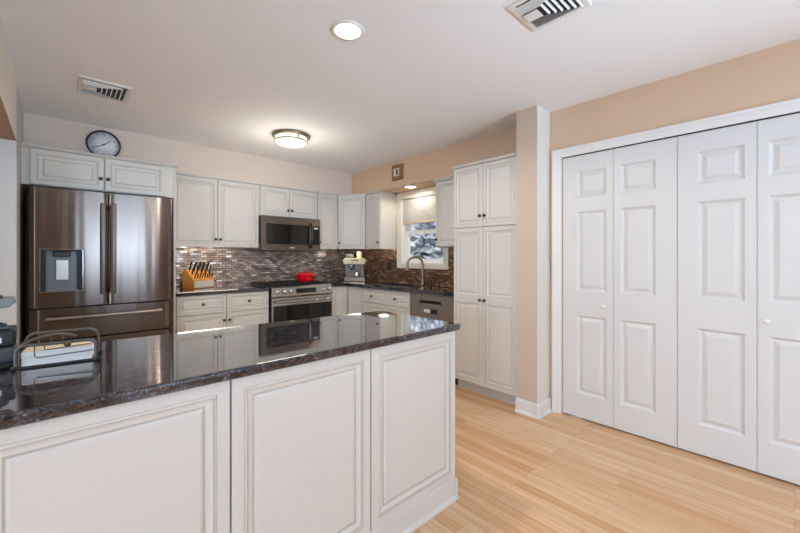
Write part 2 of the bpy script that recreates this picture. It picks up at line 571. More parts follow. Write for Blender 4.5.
# closet wall
CX = 2.95
b = MB().m('tan')
b.box(CX, CX + 0.12, 1.263, 1.366, 0, H); b.box(CX, CX + 0.12, -3.75, -0.25, 0, H)
b.box(CX, CX + 0.12, -0.25, 1.263, 2.05, H)
struct('wall_closet', b)
b = MB().m('mortar'); b.box(3.62, 3.70, -0.5, 1.366, 0, H); b.box(CX + 0.12, 3.62, -0.45, -0.37, 0, H)
struct('wall_closet_inside', b)
# left: header over the wide opening and the short pier beside the fridge
b = MB().m('offw'); b.box(-0.345, -0.205, -3.6, 3.61, 2.044, H)
o = struct('wall_left_header', b)
o.data.materials.append(M['tand'])  # shade under the header put into the colour, darker than the wall tan
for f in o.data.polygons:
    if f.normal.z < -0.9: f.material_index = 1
b = MB().m('pierw'); b.box(-0.42, -0.205, 3.61, 4.63, 0, H); struct('wall_left', b)
# outer walls of the open-plan rooms behind the camera
b = MB().m('tand')
b.box(-4.4, -2.75, -3.75, -3.6, 0, H); b.box(-1.05, 0.62, -3.75, -3.6, 0, H); b.box(1.82, CX, -3.75, -3.6, 0, H)
b.box(-2.75, -1.05, -3.75, -3.6, 0, 0.85); b.box(-2.75, -1.05, -3.75, -3.6, 2.12, H); b.box(0.62, 1.82, -3.75, -3.6, 2.25, H)
struct('wall_rear', b)
b = MB().m('offw')
for y0, y1 in ((-3.75, -2.7), (-0.5, 0.5), (2.7, 4.63)): b.box(-4.4, -4.28, y0, y1, 0, H)
for y0, y1 in ((-2.7, -0.5), (0.5, 2.7)):
    b.box(-4.4, -4.28, y0, y1, 0, 0.75); b.box(-4.4, -4.28, y0, y1, 2.15, H)
struct('wall_far_left', b)


def plain_window(name, label, axis, a0, a1, z0, z1, at, mull):
    r = ssetting(name, label, 'window')
    f = MB().m('trimw'); g = MB().m('glass')
    def bx(mb, p0, p1, q0, q1, d0, d1):
        if axis == 'y': mb.box(p0, p1, at + d0, at + d1, q0, q1)
        else: mb.box(at + d0, at + d1, p0, p1, q0, q1)
    w = 0.06
    bx(f, a0 + .001, a1 - .001, z0 + .001, z0 + w, .03, .09); bx(f, a0 + .001, a1 - .001, z1 - w, z1 - .001, .03, .09)
    bx(f, a0 + .001, a0 + w, z0 + w, z1 - w, .03, .09); bx(f, a1 - w, a1 - .001, z0 + w, z1 - w, .03, .09)
    for k in range(1, mull + 1):
        c = a0 + (a1 - a0) * k / (mull + 1); bx(f, c - .025, c + .025, z0 + w, z1 - w, .03, .09)
    bx(g, a0 + w, a1 - w, z0 + w, z1 - w, .055, .058)
    f.build('window_frame', r); g.build('pane', r)


plain_window('window_2', 'white framed patio door behind the camera', 'y', 0.62, 1.82, 0.0, 2.25, -3.75, 1)
plain_window('window_3', 'invented unseen window in the wall behind the camera', 'y', -2.75, -1.05, 0.85, 2.12, -3.75, 1)  # this and the next two are invented to carry daylight in
plain_window('window_4', 'invented unseen window in the far left wall, rear one', 'x', -2.7, -0.5, 0.75, 2.15, -4.4, 2)
plain_window('window_5', 'invented unseen window in the far left wall, front one', 'x', 0.5, 2.7, 0.75, 2.15, -4.4, 2)

# baseboards
def base_profile(mb, p0, p1, inward, h=0.112):
    """baseboard with a shoe moulding between two floor points, inward = unit vector into the room"""
    p0, p1, n = Vector(p0), Vector(p1), Vector(inward)
    prof = [(0, 0), (0.026, 0), (0.026, 0.010), (0.020, 0.019), (0.0145, 0.022), (0.0145, h - 0.018), (0.009, h - 0.010), (0.007, h), (0, h)]
    A = [mb.bm.verts.new((p0.x + n.x * d, p0.y + n.y * d, z)) for d, z in prof]
    B = [mb.bm.verts.new((p1.x + n.x * d, p1.y + n.y * d, z)) for d, z in prof]
    k = len(prof)
    for i in range(k): mb.face([A[i], A[(i + 1) % k], B[(i + 1) % k], B[i]])
    mb.face(A[::-1]); mb.face(B)


b = MB().m('trimw')
base_profile(b, (2.736, 1.545), (2.736, 1.340), (-1, 0)); base_profile(b, (2.711, 1.365), (CX - 0.001, 1.365), (0, -1))
struct('baseboard_pillar', b)
b = MB().m('trimw'); base_profile(b, (CX - 0.001, -3.58), (CX - 0.001, -0.33), (-1, 0)); struct('baseboard_right', b)
b = MB().m('trimw'); base_profile(b, (-0.42, 3.609), (-0.206, 3.609), (0, -1)); struct('baseboard_left', b)


# ------------------------------------------------------------------ panelled fronts
def panel_front(mb, w, h, panels, x0, x1, rings, t=0.02, base='cream', edge=0.002):
    """front face at local y=0, thickness to +y; panels = [(z0,z1)], rings = [(inset, depth, material)]"""
    def rect(xa, xb, za, zb, y):
        return [mb.v(xa, y, za), mb.v(xb, y, za), mb.v(xb, y, zb), mb.v(xa, y, zb)]
    mb.m(base)
    def loop(A, B):
        for i in range(4): mb.face([A[i], A[(i + 1) % 4], B[(i + 1) % 4], B[i]])
    back = rect(0, w, 0, h, t); mb.face(back[::-1])
    s = rect(0, w, 0, h, edge); loop(back, s)
    fr = rect(edge, w - edge, edge, h - edge, 0); loop(s, fr)
    zs = [edge] + [z for p in panels for z in p] + [h - edge]
    e0, e1 = edge, w - edge
    def quad(xa, xb, za, zb):
        mb.face(rect(xa, xb, za, zb, 0))
    for i in range(0, len(zs), 2):
        quad(e0, e1, zs[i], zs[i + 1])
    for za, zb in panels:
        quad(e0, x0, za, zb); quad(x1, e1, za, zb)
        prev = rect(x0, x1, za, zb, 0)
        for ins, d, mt in rings:
            mb.m(mt)
            cur = rect(x0 + ins, x1 - ins, za + ins, zb - ins, d)
            loop(prev, cur); prev = cur
        mb.m(base); mb.face(prev)
    bmesh.ops.remove_doubles(mb.bm, verts=mb.bm.verts, dist=1e-6)


# raised cabinet panel with glazed grooves; insets measured from the panel opening
def cab_rings(k=1.0):
    return [(0.0022 * k, 0.0030, 'glaze'), (0.0075 * k, 0.0006, 'cream'), (0.0085 * k, 0.0030, 'glaze'), (0.0105 * k, 0.0030, 'glaze'),
            (0.020 * k, 0.0075, 'cream'), (0.034 * k, 0.0085, 'cream'), (0.0365 * k, 0.0095, 'glaze'), (0.0385 * k, 0.0085, 'glaze'),
            (0.046 * k, 0.0045, 'cream'), (0.050 * k, 0.0040, 'cream')]


def cab_door(w, h, panels=None, fw=0.030, k=0.85):
    mb = MB()
    if panels is None: panels = [(fw, h - fw)]
    panel_front(mb, w, h, panels, fw, w - fw, cab_rings(k))
    return mb


def knob_mesh():
    mb = MB().m('bronze')
    mb.lathe([(0.0, 0.0), (0.008, 0.0), (0.0085, 0.002), (0.005, 0.004), (0.0045, 0.012), (0.007, 0.015), (0.0135, 0.018), (0.0150, 0.022), (0.0125, 0.026), (0.006, 0.0285), (0.0, 0.029)],
             axis=(0, -1, 0), seg=16)
    return mb


KNOB = None


def add_knob(door, x, z):
    global KNOB
    if KNOB is None:
        KNOB = knob_mesh().build('knob', door, loc=(x, 0, z))
        return KNOB
    return inst(KNOB, door, (x, 0, z))


def door_on(root, name, x, z, w, h, y=-0.021, knob=None, panels=None, fw=0.030, k=0.85):
    o = cab_door(w, h, panels, fw, k).build(name, root, loc=(x, y, z))
    if knob: add_knob(o, *knob)
    return o


RIGHT = -PI / 2       # rotation for units on the right wall: local x -> world -y, local y -> world +x


def carcass(root, w, d, z0, z1, toe=0.0, x0=0.0, mat='cream', rail=0.0):
    mb = MB().m(mat)
    if toe:
        mb.box(x0, x0 + w, 0, d, toe, z1); mb.box(x0 + 0.001, x0 + w - 0.001, 0.06, d, z0, toe)
    else:
        mb.box(x0, x0 + w, 0, d, z0 + rail, z1)
    return mb.build('body', root)


def crown(root, w, d, z, h=0.022, out=0.018, name='crown_moulding', x0=0.0, ends=(0.012, 0.012)):
    mb = MB().m('cream')
    prof = [(0.0, 0.0), (-0.022, 0.0), (-0.026, h * 0.35), (-0.030 - out * .4, h * 0.7), (-0.030 - out * .5, h), (0.0, h)]
    A = [mb.v(x0 - ends[0], y, z + q) for y, q in prof]; B = [mb.v(x0 + w + ends[1], y, z + q) for y, q in prof]
    n = len(prof)
    for i in range(n): mb.face([A[i], A[(i + 1) % n], B[(i + 1) % n], B[i]])
    mb.face(A[::-1]); mb.face(B)
    mb.box(x0 - ends[0] * .5, x0 + w + ends[1] * .5, 0.0005, d, z + 0.0005, z + h)
    return mb.build(name, root)


# --- wall cabinets along the back
UG = 'white wall cabinets'
UF = 4.312            # face-frame plane of the wall cabinets
r = thing('wall_cabinet', 'white two-door wall cabinet above the knife block, right of the fridge', 'cabinet', (0.822, UF, 1.362), 0, UG)
carcass(r, 0.912, 0.316, 0.0, 0.74, rail=0.040)
door_on(r, 'door', 0.008, 0.001, 0.446, 0.724, knob=(0.425, 0.084))
door_on(r, 'door', 0.460, 0.001, 0.446, 0.724, knob=(0.021, 0.084))
crown(r, 0.912, 0.2, 0.7405, 0.014, 0.0, ends=(0, 0))
r = thing('wall_cabinet', 'short white two-door wall cabinet directly above the microwave', 'cabinet', (1.737, UF, 1.745), 0, UG)
carcass(r, 0.775, 0.316, 0.0, 0.357)
door_on(r, 'door', 0.014, 0.0015, 0.362, 0.3415, knob=(0.340, 0.082))
door_on(r, 'door', 0.381, 0.0015, 0.384, 0.3415, knob=(0.022, 0.082))
crown(r, 0.775, 0.2, 0.3575, 0.014, 0.0, ends=(0, 0))
r = thing('wall_cabinet', 'narrow white one-door wall cabinet just right of the microwave', 'cabinet', (2.515, UF, 1.362), 0, UG)
carcass(r, 0.312, 0.316, 0.0, 0.74, rail=0.040)
door_on(r, 'door', 0.004, 0.001, 0.300, 0.724, knob=(0.020, 0.084))
crown(r, 0.312, 0.2, 0.7405, 0.014, 0.0, ends=(0, 0))
# diagonal corner cabinet
cx0, cy0, cx1, cy1 = 2.835, 4.300, 3.072, 3.975
dl = math.hypot(cx1 - cx0, cy1 - cy0); da = math.atan2(cy1 - cy0, cx1 - cx0)
r = thing('wall_cabinet', 'white corner wall cabinet set diagonally above the coffee machine', 'cabinet', (cx0, cy0, 1.362), da, UG)
mb = MB().m('cream')
mb.prism([(cx0, cy0 + .012), (cx0, 4.628), (3.368, 4.628), (3.368, cy1), (cx1 + .012, cy1)], 1.402, 2.102)
mb.build('body', r, world=True)
door_on(r, 'door', 0.012, 0.001, dl - 0.024, 0.724, y=-0.014, knob=(0.022, 0.084))
mb = MB().m('cream'); mb.prism([(cx0 - .004, cy0 + .002), (cx0, 4.4), (3.3, 4.4), (3.3, cy1), (cx1, cy1 - .004)], 2.1025, 2.1165)
mb.build('crown_moulding', r, world=True)
# side wall cabinets
r = thing('wall_cabinet', 'narrow white wall cabinet left of the window with plain lit side', 'cabinet', (3.084, 3.968, 1.362), RIGHT, UG)
carcass(r, 0.302, 0.284, 0.0, 0.74, rail=0.040)
mb = MB().m('cream'); mb.box(0.290, 0.302, 0.0, 0.284, 0.0, 0.0395); mb.build('end_panel', r)
door_on(r, 'door', 0.006, 0.001, 0.290, 0.724, knob=(0.262, 0.084))
crown(r, 0.302, 0.2, 0.7405, 0.014, 0.0, ends=(0, 0))
r = thing('wall_cabinet', 'white wall cabinet right of the window, partly behind the pantry', 'cabinet', (3.084, 2.712, 1.362), RIGHT, UG)
carcass(r, 0.494, 0.284, 0.0, 0.72)
door_on(r, 'door', 0.006, 0.010, 0.482, 0.700, knob=(0.020, 0.075))
crown(r, 0.494, 0.28, 0.7205, 0.034, 0.03, ends=(0.02, 0))

# --- over-fridge cabinet with its tall side panel
r = thing('fridge_cabinet', 'white two-door cabinet above the fridge with tall side panel', 'cabinet', (-0.203, 4.0, 1.812), 0)
mb = MB().m('cream'); mb.box(0, 1.003, 0, 0.298, 0, 0.285); mb.build('body', r)
mb = MB().m('cream'); mb.box(1.0035, 1.0215, -0.005, 0.62, -1.811, 0.285); mb.build('side_panel', r)
door_on(r, 'door', 0.050, 0.006, 0.438, 0.270, knob=(0.417, 0.092), fw=0.034, k=1.0)
door_on(r, 'door', 0.496, 0.006, 0.440, 0.270, knob=(0.021, 0.092), fw=0.034, k=1.0)
crown(r, 1.0205, 0.298, 0.2855, 0.018, 0.016, ends=(0, 0.012))

# --- pantry
r = thing('pantry_cabinet', 'tall cream pantry cabinet beside the tan pillar', 'cabinet', (2.780, 2.214, 0.0), RIGHT)
mb = MB().m('cream'); mb.box(0, 0.666, 0, 0.588, 0.10, 2.09); mb.box(0.001, 0.665, 0.05, 0.588, 0.0, 0.0995); mb.build('body', r)
pw = 0.325
for i, (x, kx) in enumerate(((0.004, pw - 0.022), (0.004 + pw + 0.004, 0.022))):
    w = pw if i == 0 else 0.328
    door_on(r, 'door', x, 1.526, w, 0.558, knob=(kx if i == 0 else 0.022, 0.095), fw=0.030)
    door_on(r, 'door', x, 0.106, w, 1.412, knob=(kx if i == 0 else 0.022, 0.765), panels=[(0.035, 0.735), (0.795, 1.380)], fw=0.030)
crown(r, 0.666, 0.588, 2.0905, 0.020, 0.012, ends=(0.012, 0))

# --- base cabinets
BG = 'white base cabinets'
BF = 4.022
r = thing('base_cabinet', 'white base cabinet with two drawers and two doors under the knife block', 'cabinet', (0.822, BF, 0.0), 0, BG)
carcass(r, 0.912, 0.606, 0.0, 0.876, toe=0.10)
for nm, x, w, kx in (('drawer', 0.006, 0.446, 0.225), ('drawer', 0.460, 0.442, 0.222)):
    door_on(r, nm, x, 0.688, w, 0.182, knob=(kx, 0.096), fw=0.022, k=0.75)
door_on(r, 'door', 0.006, 0.110, 0.446, 0.566, knob=(0.424, 0.495)); door_on(r, 'door', 0.460, 0.110, 0.442, 0.566, knob=(0.022, 0.495))
r = thing('base_cabinet', 'narrow white base cabinet between the range and the corner', 'cabinet', (2.525, BF, 0.0), 0, BG)
carcass(r, 0.283, 0.606, 0.0, 0.876, toe=0.10)
mb = MB(); panel_front(mb, 0.235, 0.755, [(0.030, 0.725)], 0.030, 0.205, cab_rings(0.8)); mb.build('door', r, loc=(0.022, -0.021, 0.110))
r = thing('base_cabinet', 'white corner base cabinet below the coffee machine', 'cabinet', (2.811, 4.018, 0.0), RIGHT, BG)
carcass(r, 0.340, 0.557, 0.0, 0.876, toe=0.10)
door_on(r, 'door', 0.026, 0.110, 0.305, 0.755)
r = thing('sink_cabinet', 'white sink base cabinet below the window, two drawer fronts', 'cabinet', (2.811, 3.674, 0.0), RIGHT)
mb = MB().m('cream')
W = 0.836
mb.box(0, W, 0, 0.018, 0.10, 0.876); mb.box(0, 0.018, 0.0185, 0.557, 0.10, 0.876); mb.box(W - 0.018, W, 0.0185, 0.557, 0.10, 0.876)
mb.box(0.018, W - 0.018, 0.0185, 0.557, 0.10, 0.118); mb.box(0.001, W - 0.001, 0.06, 0.557, 0, 0.0995)
mb.build('body', r)
for nm, x, w in (('drawer', 0.006, 0.408), ('drawer', 0.422, 0.408)):
    door_on(r, nm, x, 0.700, w, 0.165, knob=(w / 2 - .02, 0.080), fw=0.022, k=0.7)
door_on(r, 'door', 0.006, 0.110, 0.408, 0.580, knob=(0.386, 0.50)); door_on(r, 'door', 0.422, 0.110, 0.408, 0.580, knob=(0.022, 0.50))
# ------------------------------------------------------------------ worktops
def slab(poly, z0, z1, round_=0.012):
    mb = MB().m('granite')
    mb.prism(poly, z0, z1)
    return mb


mb = slab([(0.820, 3.985), (1.736, 3.985), (1.736, 4.618), (0.820, 4.618)], 0.8775, 0.9135)
tag(mb.build('countertop', bevel=0.008), 'dark granite worktop between the fridge and the range', 'countertop')
# L-shaped worktop with the sink hole
SX0, SX1, SY0, SY1 = 2.88, 3.17, 2.93, 3.56
mb = MB().m('granite')
mb.prism([(2.522, 3.985), (2.755, 3.985), (2.755, SY1), (3.358, SY1), (3.358, 4.618), (2.522, 4.618)], 0.8775, 0.9135)
mb.box(2.755, SX0, SY0, SY1, 0.8775, 0.9135); mb.box(SX1, 3.358, SY0, SY1, 0.8775, 0.9135)
mb.box(2.755, 3.358, 2.217, SY0, 0.8775, 0.9135)
bmesh.ops.remove_doubles(mb.bm, verts=mb.bm.verts, dist=1e-5)
tag(mb.build('countertop'), 'dark granite L-shaped worktop around the sink and corner', 'countertop')
# peninsula worktop: ogee front edge, clipped round far corner
def arc(cx, cy, rr, a0, a1, n):
    return [(cx + rr * math.cos(a0 + (a1 - a0) * k / n), cy + rr * math.sin(a0 + (a1 - a0) * k / n)) for k in range(n + 1)]


pen = [(-0.62, 1.155)] + arc(1.494, 1.173, 0.018, -PI / 2, 0, 5) + arc(1.437, 1.722, 0.075, 0.0, PI / 2 - 0.1, 8) + [(0.40, 1.895), (-0.62, 1.935)]
mb = MB().m('granite')
rows = []
# edge profile: (offset inwards, z)
prof = [(0.016, 0.8815), (0.010, 0.8822), (0.006, 0.886), (0.005, 0.896), (0.001, 0.898), (0.0, 0.905), (0.002, 0.911), (0.007, 0.9145), (0.012, 0.9150)]
cxm, cym = 0.45, 1.52
for off, z in prof:
    row = []
    n = len(pen)
    for i, (x, y) in enumerate(pen):
        a = Vector(pen[i - 1]); c = Vector(pen[(i + 1) % n]); p = Vector((x, y))
        d1 = (p - a).normalized(); d2 = (c - p).normalized()
        nn = Vector((-(d1.y + d2.y), d1.x + d2.x)); nn.normalize()
        s = off / max(0.3, nn.dot(Vector((-d1.y, d1.x))))
        row.append(mb.v(x + nn.x * s, y + nn.y * s, z))
    rows.append(row)
for A, B in zip(rows, rows[1:]):
    for i in range(len(A)): mb.face([A[i], A[(i + 1) % len(A)], B[(i + 1) % len(A)], B[i]])
mb.face(rows[0][::-1]); mb.face(rows[-1])
PENTOP = tag(mb.build('countertop'), 'long polished dark granite worktop of the peninsula in front', 'countertop')

# peninsula base with its decorative panels
r = thing('kitchen_peninsula', 'white panelled peninsula base in the foreground', 'peninsula', (0.45, 1.5, 0.0))
mb = MB().m('cream'); mb.box(-0.60, 1.500, 1.2125, 1.78, 0.0, 0.8805); mb.build('body', r, world=True)
prn = [(0.0025, 0.0035, 'glaze'), (0.0080, 0.0008, 'cream'), (0.0090, 0.0035, 'glaze'), (0.0115, 0.0035, 'glaze'), (0.018, 0.0075, 'cream'),
       (0.030, 0.0095, 'cream'), (0.0335, 0.011, 'glaze'), (0.0365, 0.0098, 'glaze'), (0.043, 0.006, 'cream'), (0.047, 0.0055, 'cream')]
for x0, x1 in ((-0.158, 0.3905), (0.396, 0.944), (0.950, 1.499)):
    mb = MB(); panel_front(mb, x1 - x0, 0.755, [(0.037, 0.718)], 0.037, x1 - x0 - 0.037, prn, t=0.020)
    o = mb.build('panel', r); o.location = (x0 - 0.45, 1.190 - 1.5, 0.1215)
mb = MB().m('cream'); mb.box(-0.59, -0.166, 1.192, 1.212, 0.1215, 0.8765); mb.build('filler_panel', r, world=True)
mb = MB().m('cream')
base_profile(mb, (-0.60, 1.2120), (1.5005, 1.2120), (0, -1), 0.118); base_profile(mb, (1.5005, 1.1865), (1.5005, 1.78), (1, 0), 0.118)
mb.build('baseboard', r, world=True)

# ------------------------------------------------------------------ backsplash
b = MB().m('mosaicx'); b.box(0.822, 3.358, 4.6195, 4.629, 0.80, 1.75); struct('trim_backsplash_back', b, 'brown and grey mosaic tile backsplash behind the range', 'backsplash')
b = MB().m('mosaicy')
b.box(3.3595, 3.369, 2.216, 4.619, 0.80, 1.100); b.box(3.3595, 3.369, 3.662, 4.619, 1.100, 1.361); b.box(3.3595, 3.369, 2.216, 2.768, 1.100, 1.361)
struct('trim_backsplash_right', b, 'brown mosaic tile backsplash under the window', 'backsplash')

# ------------------------------------------------------------------ kitchen window
r = ssetting('window_1', 'white double-hung window over the sink with half-drawn shade', 'window')
mb = MB().m('winw')     # casing
cw = 0.078
mb.bbox(3.350, 3.3685, 2.770, 3.658, 1.105, 1.105 + 0.062, .004); mb.bbox(3.350, 3.3685, 2.770, 3.658, 2.02, 2.113, .004)
mb.bbox(3.350, 3.3685, 2.770, 2.770 + 0.055, 1.168, 2.0195, .004); mb.bbox(3.350, 3.3685, 3.658 - cw, 3.658, 1.168, 2.0195, .004)
mb.build('casing', r)
mb = MB().m('trimw')     # jamb lining
mb.box(3.352, 3.52, WY1 - 0.012, WY1 - .0005, WZ0, WZ1); mb.box(3.352, 3.52, WY0 + .0005, WY0 + 0.012, WZ0, WZ1)
mb.box(3.352, 3.52, WY0 + .012, WY1 - .012, WZ0 + .0005, WZ0 + .018); mb.box(3.352, 3.52, WY0 + .012, WY1 - .012, WZ1 - .012, WZ1 - .0005)
mb.build('jamb', r)
def sash(name, x, z0, z1):
    s = MB().m('trimw'); y0, y1 = WY0 + 0.0125, WY1 - 0.0125; w = 0.045
    s.box(x, x + .032, y0, y1, z0, z0 + w); s.box(x, x + .032, y0, y1, z1 - w, z1)
    s.box(x, x + .032, y0, y0 + w, z0 + w, z1 - w); s.box(x, x + .032, y1 - w, y1, z0 + w, z1 - w)
    o = s.build(name, r)
    g = MB().m('glass'); g.box(x + .014, x + .017, y0 + w, y1 - w, z0 + w, z1 - w); g.build('pane', o)
sash('lower_sash', 3.435, WZ0 + .019, 1.60); sash('upper_sash', 3.475, 1.565, WZ1 - .0125)
r = thing('window_shade', 'pale fabric shade drawn halfway down the window', 'shade', (3.40, 3.2, 1.70))
mb = MB().m('shade')
n = 20
for i in range(n):                         # cellular pleats
    za = 1.722 + (2.012 - 1.722) * i / n; zb = 1.722 + (2.012 - 1.722) * (i + 1) / n; zm = (za + zb) / 2
    mb.prism([(3.380, za), (3.373, zm), (3.380, zb), (3.400, zb), (3.407, zm), (3.400, za)], WY0 + .016, WY1 - .016, 'y')
# prism axis y expects (x, z)
mb.build('fabric', r, world=True)
mb = MB().m('shadebot'); mb.bbox(3.374, 3.406, WY0 + .015, WY1 - .015, 1.688, 1.721, .004); mb.build('bottom_rail', r, world=True)

# ------------------------------------------------------------------ closet doors
b = MB().m('trimw')
def casing_piece(mb, y0, y1, z0, z1):
    mb.bbox(CX - 0.018, CX - 0.0005, y0, y1, z0, z1, .004)
casing_piece(b, 1.266, 1.338, 0.0, 2.114); casing_piece(b, -0.325, -0.253, 0, 2.114); casing_piece(b, -0.2525, 1.2655, 2.045, 2.114)
b.box(CX - .0225, CX - .018, 1.315, 1.336, 0, 2.112); b.box(CX - .0225, CX - .018, -.323, -.302, 0, 2.112); b.box(CX - .0225, CX - .018, -.302, 1.315, 2.092, 2.112)
struct('trim_closet_casing', b)
b = MB().m('black'); b.box(CX + 0.012, CX + 0.045, -0.249, 1.262, 2.0425, 2.0495); struct('trim_closet_track', b)
leaf_rings = [(0.003, 0.003, 'white'), (0.014, 0.0135, 'white'), (0.018, 0.0145, 'white'), (0.022, 0.0140, 'white'), (0.044, 0.0040, 'white'), (0.047, 0.0035, 'white')]
def leaf(root, y_left, w, xa, xb, kn=None):
    mb = MB(); panel_front(mb, w, 2.028, [(0.186, 0.792), (0.980, 1.592), (1.702, 1.905)], xa, xb, leaf_rings, t=0.033, base='white', edge=0.003)
    o = mb.build('leaf', root); o.location = (0, -(y_left - root.location.y) * 1.0, 0)
    o.location = (root.location.y - y_left, 0, 0)
    if kn:
        k = MB().m('trimw'); k.lathe([(0, 0), (0.010, 0), (0.010, .003), (0.0065, .006), (0.0065, .013), (0.012, .017), (0.0165, .024), (0.0155, .031), (0.009, .036), (0, .0375)], axis=(0, -1, 0), seg=18)
        k.build('knob', o, loc=(kn, 0, 0.878))
    return o
D1 = ssetting('door_1', 'white panelled bifold closet door next to the pillar', 'door', (CX + 0.004, 1.2610, 0.012), RIGHT)
leaf(D1, 1.2610, 0.364, 0.108, 0.318, 0.304); leaf(D1, 0.8955, 0.374, 0.046, 0.258)
D2 = ssetting('door_2', 'white panelled bifold closet door at the right edge of the photo', 'door', (CX + 0.004, 0.5190, 0.012), RIGHT)
leaf(D2, 0.5190, 0.372, 0.105, 0.322); leaf(D2, 0.1455, 0.372, 0.046, 0.262, 0.040)

# ------------------------------------------------------------------ fridge
r = thing('fridge', 'black stainless french-door fridge with water dispenser', 'fridge', (0.304, 3.87, 0.0))
FX0, FX1, FY = -0.156, 0.766, 3.87
mb = MB().m('black'); mb.box(FX0 + .004, FX1 - .004, FY + .068, 4.60, 0.03, 1.765); mb.box(FX0 + .03, FX1 - .03, FY + .12, 4.55, 0.001, 0.03); mb.build('case', r, world=True)
def curved_front(x0, x1, z0, z1, y, bulge, depth, hole=None, nx=14):
    """gently convex door skin with rounded vertical edges; hole = (x0,x1,z0,z1)"""
    mb = MB().m('bsteel')
    xs = [x0 + (x1 - x0) * k / nx for k in range(nx + 1)]
    xs += [x0 + .004, x1 - .004]
    zs = [z0, z1]
    if hole: xs += [hole[0], hole[1]]; zs += [hole[2], hole[3]]
    xs = sorted(set(round(x, 5) for x in xs)); zs = sorted(zs)
    def yy(x):
        u = (x - x0) / (x1 - x0) * 2 - 1
        e = min(x - x0, x1 - x)
        return y + bulge * u * u + (0.006 * (1 - e / 0.004) if e < 0.004 else 0)
    G = {}
    for i, x in enumerate(xs):
        for j, z in enumerate(zs): G[i, j] = mb.v(x, yy(x), z)
    mb.sm = True
    for i in range(len(xs) - 1):
        for j in range(len(zs) - 1):
            if hole and xs[i] >= hole[0] - 1e-6 and xs[i + 1] <= hole[1] + 1e-6 and zs[j] >= hole[2] - 1e-6 and zs[j + 1] <= hole[3] + 1e-6: continue
            mb.face([G[i, j], G[i + 1, j], G[i + 1, j + 1], G[i, j + 1]])
    mb.sm = False
    yb = y + depth
    Bk = {(i, j): mb.v(xs[i], yb, zs[j]) for i in (0, len(xs) - 1) for j in (0, len(zs) - 1)}
    n, k = len(xs) - 1, len(zs) - 1
    mb.face([Bk[0, 0], Bk[0, k], Bk[n, k], Bk[n, 0]])
    mb.face([G[0, j] for j in range(k + 1)] + [Bk[0, k], Bk[0, 0]])
    mb.face([G[n, j] for j in range(k + 1)] + [Bk[n, k], Bk[n, 0]])
    mb.face([G[i, 0] for i in range(n + 1)] + [Bk[n, 0], Bk[0, 0]])
    mb.face([G[i, k] for i in range(n + 1)] + [Bk[n, k], Bk[0, k]])
    return mb
hole = (-0.096, 0.146, 0.992, 1.312)
dl_ = curved_front(FX0, 0.3035, 0.868, 1.782, FY - .010, 0.003, 0.078, hole).build('door', r, world=True)
dr_ = curved_front(0.3085, FX1, 0.868, 1.782, FY - .010, 0.003, 0.078).build('door', r, world=True)
w1 = curved_front(FX0, FX1, 0.616, 0.856, FY - .010, 0.003, 0.078).build('drawer', r, world=True)
w2 = curved_front(FX0, FX1, 0.060, 0.604, FY - .010, 0.003, 0.078).build('drawer', r, world=True)
def vhandle(door, x, z0, z1):
    mb = MB().m('handle')
    pts = []
    for k in range(13):
        u = k / 12; z = z0 + (z1 - z0) * u
        pts.append((x, FY - .052 - .010 * math.sin(PI * u), z))
    for p in ((pts[0], pts[-1])):
        pass
    # flat bar swept along z
    A = []
    for (px, py, pz) in pts:
        A.append([mb.v(px - .016, py + .006, pz), mb.v(px - .012, py - .006, pz), mb.v(px + .012, py - .006, pz), mb.v(px + .016, py + .006, pz)])
    for R0, R1 in zip(A, A[1:]):
        for k in range(4): mb.face([R0[k], R0[(k + 1) % 4], R1[(k + 1) % 4], R1[k]])
    mb.face(A[0][::-1]); mb.face(A[-1])
    for z in (z0 + .03, z1 - .03): mb.box(x - .009, x + .009, FY - .050, FY - .009, z - .014, z + .014)
    mb.build('handle', door, world=True, bevel=.002)
vhandle(dl_, 0.272, 0.955, 1.692); vhandle(dr_, 0.341, 0.955, 1.692)
def hhandle(door, z):
    mb = MB().m('hhandle')
    pts = [(-0.066 + 0.746 * k / 12, FY - .046 - .012 * math.sin(PI * k / 12), z) for k in range(13)]
    mb.tube(pts, 0.011, 12)
    for x in (-0.05, 0.664): mb.box(x - .012, x + .012, FY - .050, FY - .006, z - .010, z + .010)
    mb.build('handle', door, world=True)
hhandle(w1, 0.785); hhandle(w2, 0.535)
mb = MB().m('dgrey')                         # dispenser recess
hx0, hx1, hz0, hz1 = hole
yo = FY - .013
yi = FY + .055
mb.m('cast')
mb.box(hx0 + .001, hx0 + .030, yo + .006, yi, hz0 + .001, hz1 - .001); mb.box(hx1 - .030, hx1 - .001, yo + .006, yi, hz0 + .001, hz1 - .001)
mb.box(hx0 + .030, hx1 - .030, yo + .006, yi, hz1 - .012, hz1 - .001)
mb.m('dispgrey'); mb.box(hx0 + .030, hx1 - .030, yi - .006, yi, hz0 + .012, hz1 - .012); mb.box(hx0 + .030, hx1 - .030, yo + .006, yi - .006, hz0 + .001, hz0 + .014)
disp = mb.build('dispenser', dl_, world=True)
mb = MB().m('chrome'); mb.bbox(hx0 - .004, hx1 + .004, yo - .001, yo + .0055, hz0 - .006, hz0, .001); mb.bbox(hx0 - .004, hx1 + .004, yo - .001, yo + .0055, hz1, hz1 + .004, .001)
mb.bbox(hx0 - .004, hx0, yo - .001, yo + .0055, hz0, hz1, .001); mb.bbox(hx1, hx1 + .004, yo - .001, yo + .0055, hz0, hz1, .001)
mb.build('dispenser_trim', dl_, world=True)
mb = MB().m('black'); mb.bbox(-0.026, 0.076, yo + .010, yi - .007, 1.256, 1.298, .008); mb.build('spout', dl_, world=True)
mb = MB().m('steel'); mb.bbox(-0.014, 0.066, yi - .030, yi - .007, 1.072, 1.235, .006); mb.build('paddle', dl_, world=True)
